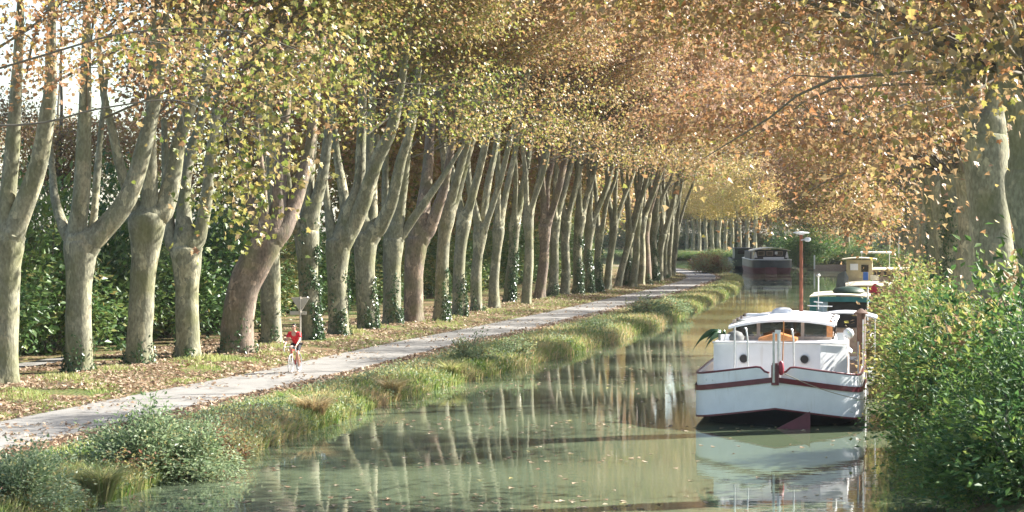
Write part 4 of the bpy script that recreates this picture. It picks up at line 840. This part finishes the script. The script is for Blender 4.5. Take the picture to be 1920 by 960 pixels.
b = MB(); b.tube([(-.95, 2.2, 2.7), (-.95, 2.2, 3.55)], .03, 6); b.lathe((-.95, 2.2, 3.5), [(.05, 0), (.09, .06), (.05, .13)], 8); b.build('pole_light', TARP, root, True)
b = MB(); b.tube([(1.2, .9, 1.2), (1.22, .9, 3.1)], .03, 6); b.build('pole', TARP, root, True)
b = MB(); b.lathe((1.5, 6.5, 2.6), [(.1, 0), (.28, .1), (.2, .3), (.05, .5)], 10); b.build('red_float', plain('red_float_paint', (.5, .04, .05), .5), root, True)
# boat with the ochre cabin
c = A(1632, 520, 146); root = empty('cabin_boat', (c.x, 146, 0), math.radians(-10.5), 'houseboat with a small ochre cabin and pale awning beyond the teal boat', 'houseboat')
simple_hull(root, 4.2, 18, 1.5, GREYWOOD, .4, NAVY)
b = MB(); b.prism([(-1.75, 4.2), (.05, 4.0), (.05, 6.4), (-1.75, 6.4)], 1.3, 3.45); cb = b.build('ochre_cabin', YELLOW, root)
b = MB(); b.box((-1.2, 4.06, 2.95), (.55, .05, .45), -.11); b.build('cabin_window', TARP, root)
b = MB(); b.box((-.45, 4.0, 2.85), (.5, .05, .5), -.11); b.build('cabin_window', GLASS, root)
b = MB(); b.sheet([[(x, yy, 3.52+.10*(1-((x+.85)/1.2)**2)) for x in np.linspace(-2.05, .35, 7)] for yy in (3.7, 5, 6.8)], .07); b.build('cabin_roof', CREAM, root, True)
b = MB(); b.box((1.35, 9, 2.05), (2.5, 7.5, 1.3)); b.build('deck_house', GREYWOOD, root)
b = MB(); b.sheet([[(x, yy, 3.95) for x in (-.9, .3, 1.3)] for yy in (10, 12, 14)], .1); b.build('pale_sun_roof', TARP, root)
for x in (-.8, 1.2): b = MB(); b.tube([(x, 10.1, 1.4), (x, 10.1, 3.9)], .03, 6); b.build('sun_roof_leg', STEEL, root)
b = MB(); b.sheet([[(x, yy, 2.78) for x in (.0, 1.3, 2.75)] for yy in (4.9, 9, 13)], .06); b.build('deck_house_roof', CREAM, root)
for k in range(4): b = MB(); b.box((.42+.62*k, 5.22, 2.42), (.46, .05, .40)); b.build('window_pane', DARK, root)
b = MB(); b.sheet([[(x, yy, 1.98-.08*((x+.2)/1.6)**2 - (.22 if yy < .5 else 0)) for x in np.linspace(-1.7, 1.7, 9)] for yy in (.3, .6, 2, 3.6)], .03); b.build('awning', CREAM, root, True)
b = MB(); b.rings([[(-2.25, 1.2, 2.5), (-1.75, 1.0, 2.75), (-1.5, 1.1, 2.3)], [(-2.4, 1.0, 1.4), (-1.9, .8, 1.5), (-1.6, .9, 1.3)], [(-2.35, 1.1, .8), (-1.9, .9, .8), (-1.5, 1.0, .9)]]); b.build('hanging_tarpaulin', GREYTARP, root, True)
b = MB(); b.box((-.35, 1.4, 2.36), (.34, .34, .56)); b.build('blue_barrel', BLUE, root)
b = MB(); b.box((.25, 1.4, 2.25), (.55, .3, .34)); b.build('crate', CREAM, root)
for x, y, z1 in ((1.9, 2.5, 5.0), (-1.5, .5, 2.0), (1.5, .5, 2.0)): b = MB(); b.tube([(x, y, 1.3), (x, y, z1)], .03, 6); b.build('pole', STEEL, root)
# far dark barge and the one behind it
c = A(1449, 512, 268); root = empty('dark_barge', (c.x, 268, 0), math.radians(-3), 'dark slate barge with red rudder moored at the far end of the canal', 'barge')
simple_hull(root, 5.2, 30, 1.75, SLATE, .75, REDP, .8)
b = MB(); b.prism([(-2.1, 2.6), (2.0, 2.6), (2.0, 9), (-2.1, 9)], 1.5, 3.0); b.build('wheelhouse', BLACK, root)
b = MB(); b.sheet([[(x, yy, 3.28-.34*abs(x/2.4)**2) for x in np.linspace(-2.5, 2.4, 9)] for yy in (2.1, 5, 9.4)], .08); b.build('wheelhouse_roof', CREAM, root, True)
for x in (-1.3, -.2, 1.0): b = MB(); b.box((x, 2.57, 2.55), (.85, .05, .55)); f = b.build('window_frame', GREYWOOD, root); b = MB(); b.box((x, 2.53, 2.55), (.68, .04, .40)); b.build('window_pane', GLASS, f)
for x in (-2.0, 1.95): b = MB(); b.add([(x-.22, 2.4, 2.0), (x+.22, 2.4, 2.0), (x+.06, 2.4, 2.75), (x-.06, 2.4, 2.75)], [(0, 1, 2, 3)]); b.build('white_cloth', TARP, root)
b = MB(); b.box((.6, 2.45, 2.6), (.35, .08, .35)); b.build('white_plate', TARP, root)
b = MB(); b.box((.2, 1.3, 1.98), (2.6, .5, .22)); b.build('bench', TARP, root)
b = MB(); b.box((0, .6, 1.80), (4.4, .25, .09)); b.build('rubbing_rail', TARP, root)
b = MB(); b.box((-.25, -.25, .35), (1.45, .35, .95)); b.build('rudder', REDP, root)
b = MB(); b.prism([(-2.2, 11), (2.0, 11), (2.0, 24), (-2.2, 24)], 1.5, 2.7); b.build('hold_cover', GREYTARP, root)
c = A(1397, 505, 297); root = empty('green_barge', (c.x, 297, 0), math.radians(-2), 'small dark green barge half hidden behind the left side of the dark barge', 'barge')
simple_hull(root, 3.4, 14, 1.5, GREENP, .5, NAVY); b = MB(); b.prism([(-1.2, 3), (1.2, 3), (1.2, 8), (-1.2, 8)], 1.3, 2.9); b.build('cabin', GREENP, root); b = MB(); b.box((0, 2.97, 2.4), (1.6, .05, .5)); b.build('window_pane', GLASS, root)
b = MB(); b.box((0, 5.5, 2.96), (2.7, 5.4, .08)); b.build('cabin_roof', GREYTARP, root)
# quay wall and post on the far right bank
b = MB(); b.box((43.2, 287, .32), (5.2, .5, 1.0), -.1); b.build('coping', GREYWOOD, None); o = bpy.data.objects['coping']; o.name = 'quay_wall'; tag(o, 'low grey quay wall at the water on the far right bank', 'wall')
b = MB(); b.lathe((A(1527, 492, 285).x, 285, .3), [(.10, 0), (.10, 1.7), (.06, 1.85)], 10); tag(b.build('mooring_post', TARP), 'slim white mooring post at the far right bank left of the quay wall', 'post')
# ------------------------------------------------------------------ road sign seen from behind
SIGNB = plain('sign_back_grey', (.52, .49, .42), .6, .1, .08, 5)
POLE = plain('pale_sign_post', (.60, .55, .46), .6)
D = 91.0; c = A(563, 632, D); root = empty('road_sign', (c.x, D, float(zg(c.x, D))), math.radians(-6), 'triangular road sign seen from behind on a pale post beside the cyclist', 'sign'); z0 = root.location.z
def zz(py): return A(0, py, D).z - z0
b = MB(); b.tube([(0, 0, -.3), (0, 0, zz(556))], .035, 8); b.build('post', POLE, root, True)
tri = [(-.40, zz(558)), (.40, zz(558)), (0, zz(586))]; b = MB()
b.add([(x, .05, z) for x, z in tri] + [(x, .065, z) for x, z in tri], [(0, 1, 2), (5, 4, 3), (0, 3, 4, 1), (1, 4, 5, 2), (2, 5, 3, 0)]); p = b.build('triangle_plate', SIGNB, root)
b = MB(); b.tube([(x, .055, z) for x, z in tri], .018, 6, True); b.build('edge_rim', POLE, p)
b = MB(); b.box((-.10, .055, zz(587)), (.72, .014, .15)); p = b.build('lower_plate', SIGNB, root)
for z in (zz(563), zz(587)): b = MB(); b.box((0, .02, z), (.14, .05, .035)); b.build('clamp', STEEL, root)

# ------------------------------------------------------------------ cyclist
SKIN = plain('skin', (.52, .30, .21), .5, 0, .06); JERSEY = plain('red_jersey', (.62, .02, .03), .7, 0, .12, 12, .2); SHORTS = plain('black_shorts', (.015, .015, .018), .7)
SHOE = plain('white_shoe', (.7, .7, .7), .5); HAIR = plain('dark_hair', (.02, .015, .012), .6); TYRE = plain('pale_tyre', (.30, .28, .27), .7); FRAME = plain('red_bike_frame', (.45, .03, .03), .3); WBAR = plain('white_bar_tape', (.75, .75, .74), .6); SHADES = plain('black_sunglasses', (.01, .01, .01), .15)
BP = G(553, 699, .475); yaw = math.atan2(.195, 1.0)     # riding towards the camera: local -y is forward
def skin_obj(name, verts, edges, mat, parent, root_i=0, sub=2):
    me = bpy.data.meshes.new(name); me.from_pydata([v[:3] for v in verts], edges, []); me.materials.append(mat); o = mobj(name, me, parent)
    md = o.modifiers.new('skin', 'SKIN'); md.use_smooth_shade = True
    for i, v in enumerate(verts): d = me.skin_vertices[0].data[i]; d.radius = (v[3], v[4] if len(v) > 4 else v[3]); d.use_root = (i == root_i)
    s = o.modifiers.new('sub', 'SUBSURF'); s.levels = s.render_levels = sub
    return o
bike = empty('bicycle', BP, -yaw, 'red and white racing bicycle ridden by the cyclist in red', 'bicycle')
def wheel(y):
    b = MB(); b.tube([(0, y+.335*math.cos(t), .345+.335*math.sin(t)) for t in np.linspace(0, 2*math.pi, 28, endpoint=False)], .014, 6, True); w_ = b.build('wheel', TYRE, bike, True)
    b = MB(); b.tube([(0, y+.312*math.cos(t), .345+.312*math.sin(t)) for t in np.linspace(0, 2*math.pi, 28, endpoint=False)], .010, 6, True); b.build('rim', STEEL, w_, True)
    b = MB(); b.tube([(-.04, y, .345), (.04, y, .345)], .02, 8)
    for i in range(14): t = 2*math.pi*i/14; b.tube([(.02*(-1)**i, y, .345), (0, y+.31*math.cos(t), .345+.31*math.sin(t))], .0022, 3, cap=False)
    b.build('spokes', STEEL, w_)
wheel(-.50); wheel(.50)
hd, bb, st = Vector((0, -.36, .83)), Vector((0, .09, .29)), Vector((0, .21, .80))
b = MB(); hb = Vector((0, -.39, .71))
for p, q, r_ in ((hb, bb, .018), (hd, st, .016), (st, bb, .016), (hd+Vector((0, .005, .05)), hb, .019), (bb, Vector((.05, .50, .345)), .009), (bb, Vector((-.05, .50, .345)), .009), (st, Vector((.05, .50, .345)), .008), (st, Vector((-.05, .50, .345)), .008)): b.tube([p, q], r_, 8)
b.build('frame', FRAME, bike, True)
b = MB()
for s in (-1, 1): b.tube([hb+Vector((.01*s, 0, 0)), Vector((.045*s, -.43, .62)), Vector((.045*s, -.50, .345))], .011, 6)
b.build('fork', WBAR, bike, True)
b = MB(); b.tube([st, Vector((0, .245, .94))], .014, 6); b.build('seat_post', STEEL, bike, True)
b = MB(); b.rings([[(-.02, .08, .95), (0, .07, .965), (.02, .08, .95)], [(-.03, .2, .955), (0, .2, .975), (.03, .2, .955)], [(-.07, .32, .96), (0, .34, .985), (.07, .32, .96)]]); b.build('saddle', SHADES, bike, True)
b = MB(); b.tube([hd+Vector((0, 0, .05)), Vector((0, -.39, .95)), Vector((0, -.47, .955))], .014, 6); b.build('stem', STEEL, bike, True)
b = MB(); b.tube([(-.21, -.62, .80), (-.21, -.54, .78), (-.215, -.63, .86), (-.21, -.62, .93), (-.20, -.50, .955), (0, -.47, .955), (.20, -.50, .955), (.21, -.62, .93), (.215, -.63, .86), (.21, -.54, .78), (.21, -.62, .80)][1:-1], .014, 7); b.build('handlebar', WBAR, bike, True)
for s in (-1, 1): b = MB(); b.tube([(.21*s, -.63, .92), (.215*s, -.67, .97), (.21*s, -.68, .86), (.20*s, -.66, .80)], .011, 6); b.build('brake_lever', STEEL, bike, True)
b = MB(); b.disc((.05, .09, .29), .09, (1, 0, 0), .006, 20); b.tube([(.055, .09, .29), (.07, .09, .125)], .011, 6); b.tube([(-.055, .09, .29), (-.07, .09, .455)], .011, 6); b.build('crankset', STEEL, bike, True)
for s, z in ((1, .125), (-1, .455)): b = MB(); b.box((.115*s, .09, z), (.09, .09, .02)); b.build('pedal', SHADES, bike)
per = empty('person', BP, -yaw, 'cyclist in a red jersey, black shorts and sunglasses riding along the towpath', 'person')
# one body: pelvis, spine, neck, head, arms to the hoods, legs to the pedals
V = [(0, .22, 1.02, .13, .12), (0, .12, 1.14, .12, .10), (0, -.02, 1.32, .15, .11), (0, -.08, 1.42, .12, .09), (0, -.12, 1.50, .052), (0, -.15, 1.56, .06, .075), (0, -.16, 1.64, .078, .10), (0, -.15, 1.71, .06, .08),
     (.17, -.07, 1.40, .062), (.24, -.20, 1.20, .045), (.215, -.50, 1.03, .032), (.212, -.58, .99, .026),
     (-.17, -.07, 1.40, .062), (-.24, -.20, 1.20, .045), (-.215, -.50, 1.03, .032), (-.212, -.58, .99, .026),
     (.09, .19, .96, .085), (.12, -.12, .68, .058), (.115, .06, .36, .048), (.115, .12, .22, .033),
     (-.09, .19, .96, .085), (-.12, -.20, .93, .058), (-.115, -.02, .66, .048), (-.115, .10, .55, .033)]
E = [(0, 1), (1, 2), (2, 3), (3, 4), (4, 5), (5, 6), (6, 7), (3, 8), (8, 9), (9, 10), (10, 11), (3, 12), (12, 13), (13, 14), (14, 15), (0, 16), (16, 17), (17, 18), (18, 19), (0, 20), (20, 21), (21, 22), (22, 23)]
skin_obj('body', V, E, SKIN, per)
for s in (-1, 1):                                    # hands closed on the hoods
    P = Vector((.212*s, -.60, .975)); V = [(P.x, P.y+.02, P.z+.01, .024)]; E = []
    for f in range(4): k = len(V); V += [(P.x+.012*s*(1 if f % 2 else -1), P.y-.02-.018*f, P.z+.005, .010), (P.x-.026*s, P.y-.025-.018*f, P.z-.02, .009), (P.x-.012*s, P.y-.025-.018*f, P.z-.05+.004*f, .008)]; E += [(0, k), (k, k+1), (k+1, k+2)]
    k = len(V); V += [(P.x+.028*s, P.y-.005, P.z-.015, .010), (P.x+.02*s, P.y-.035, P.z-.04, .009)]; E += [(0, k), (k, k+1)]
    skin_obj('hand', V, E, SKIN, per, 0, 1)
J = [(0, .20, 1.05, .145, .135), (0, .11, 1.16, .145, .125), (0, -.02, 1.32, .175, .135), (0, -.075, 1.42, .135, .105), (0, -.10, 1.465, .07), (.18, -.07, 1.40, .085), (.235, -.17, 1.25, .068), (-.18, -.07, 1.40, .085), (-.235, -.17, 1.25, .068)]
skin_obj('jersey', J, [(0, 1), (1, 2), (2, 3), (3, 4), (3, 5), (5, 6), (3, 7), (7, 8)], JERSEY, per)
skin_obj('shorts', [(0, .22, 1.03, .14, .13), (.095, .18, .96, .105), (.115, -.06, .74, .074), (-.095, .18, .96, .105), (-.115, -.12, .945, .074)], [(0, 1), (1, 2), (0, 3), (3, 4)], SHORTS, per)
for s, y_, z in ((1, .13, .17), (-1, .11, .50)):
    skin_obj('shoe', [(.115*s, y_+.03, z, .045, .035), (.115*s, y_-.08, z-.015, .045, .03), (.115*s, y_-.16, z-.02, .035, .022)], [(0, 1), (1, 2)], SHOE, per)
    skin_obj('sock', [(.115*s, y_+.005, z+.03, .042), (.115*s, y_-.01, z+.10, .042)], [(0, 1)], SHOE, per, 0, 1)
skin_obj('hair', [(0, -.11, 1.64, .08, .085), (0, -.12, 1.71, .078, .09), (0, -.165, 1.735, .06, .07)], [(0, 1), (1, 2)], HAIR, per)
b = MB(); b.box((.036, -.262, 1.655), (.055, .012, .032)); b.box((-.036, -.262, 1.655), (.055, .012, .032)); b.box((0, -.262, 1.662), (.03, .01, .01)); b.box((.075, -.21, 1.66), (.008, .11, .012)); b.box((-.075, -.21, 1.66), (.008, .11, .012)); b.build('sunglasses', SHADES, per)
b = MB(); b.add([(-.014, -.25, 1.622), (.014, -.25, 1.622), (0, -.285, 1.620), (0, -.252, 1.66)], [(0, 1, 2), (0, 2, 3), (1, 3, 2), (0, 3, 1)]); b.build('nose', SKIN, per)
b = MB(); b.box((0, -.245, 1.592), (.045, .012, .009)); b.build('mouth', plain('lips', (.35, .12, .10), .5), per)
for s in (-1, 1): b = MB(); b.lathe((.082*s, -.155, 1.625), [(.008, 0), (.014, .02), (.014, .04), (.006, .055)], 8); b.build('ear', SKIN, per, True)

# ------------------------------------------------------------------ light haze over the canal
m = bpy.data.materials.new('haze_air'); m.use_nodes = True; n = m.node_tree.nodes; n.remove(n['Principled BSDF'])
v = n.new('ShaderNodeVolumePrincipled'); v.inputs['Density'].default_value = .00008; v.inputs['Color'].default_value = (.93, .96, 1, 1); v.inputs['Anisotropy'].default_value = .3
m.node_tree.links.new(v.outputs[0], n['Material Output'].inputs['Volume'])
b = MB(); b.box((0, 1250, 14.5), (5200, 2560, 33)); o = b.build('haze', m); tag(o, kind='stuff')
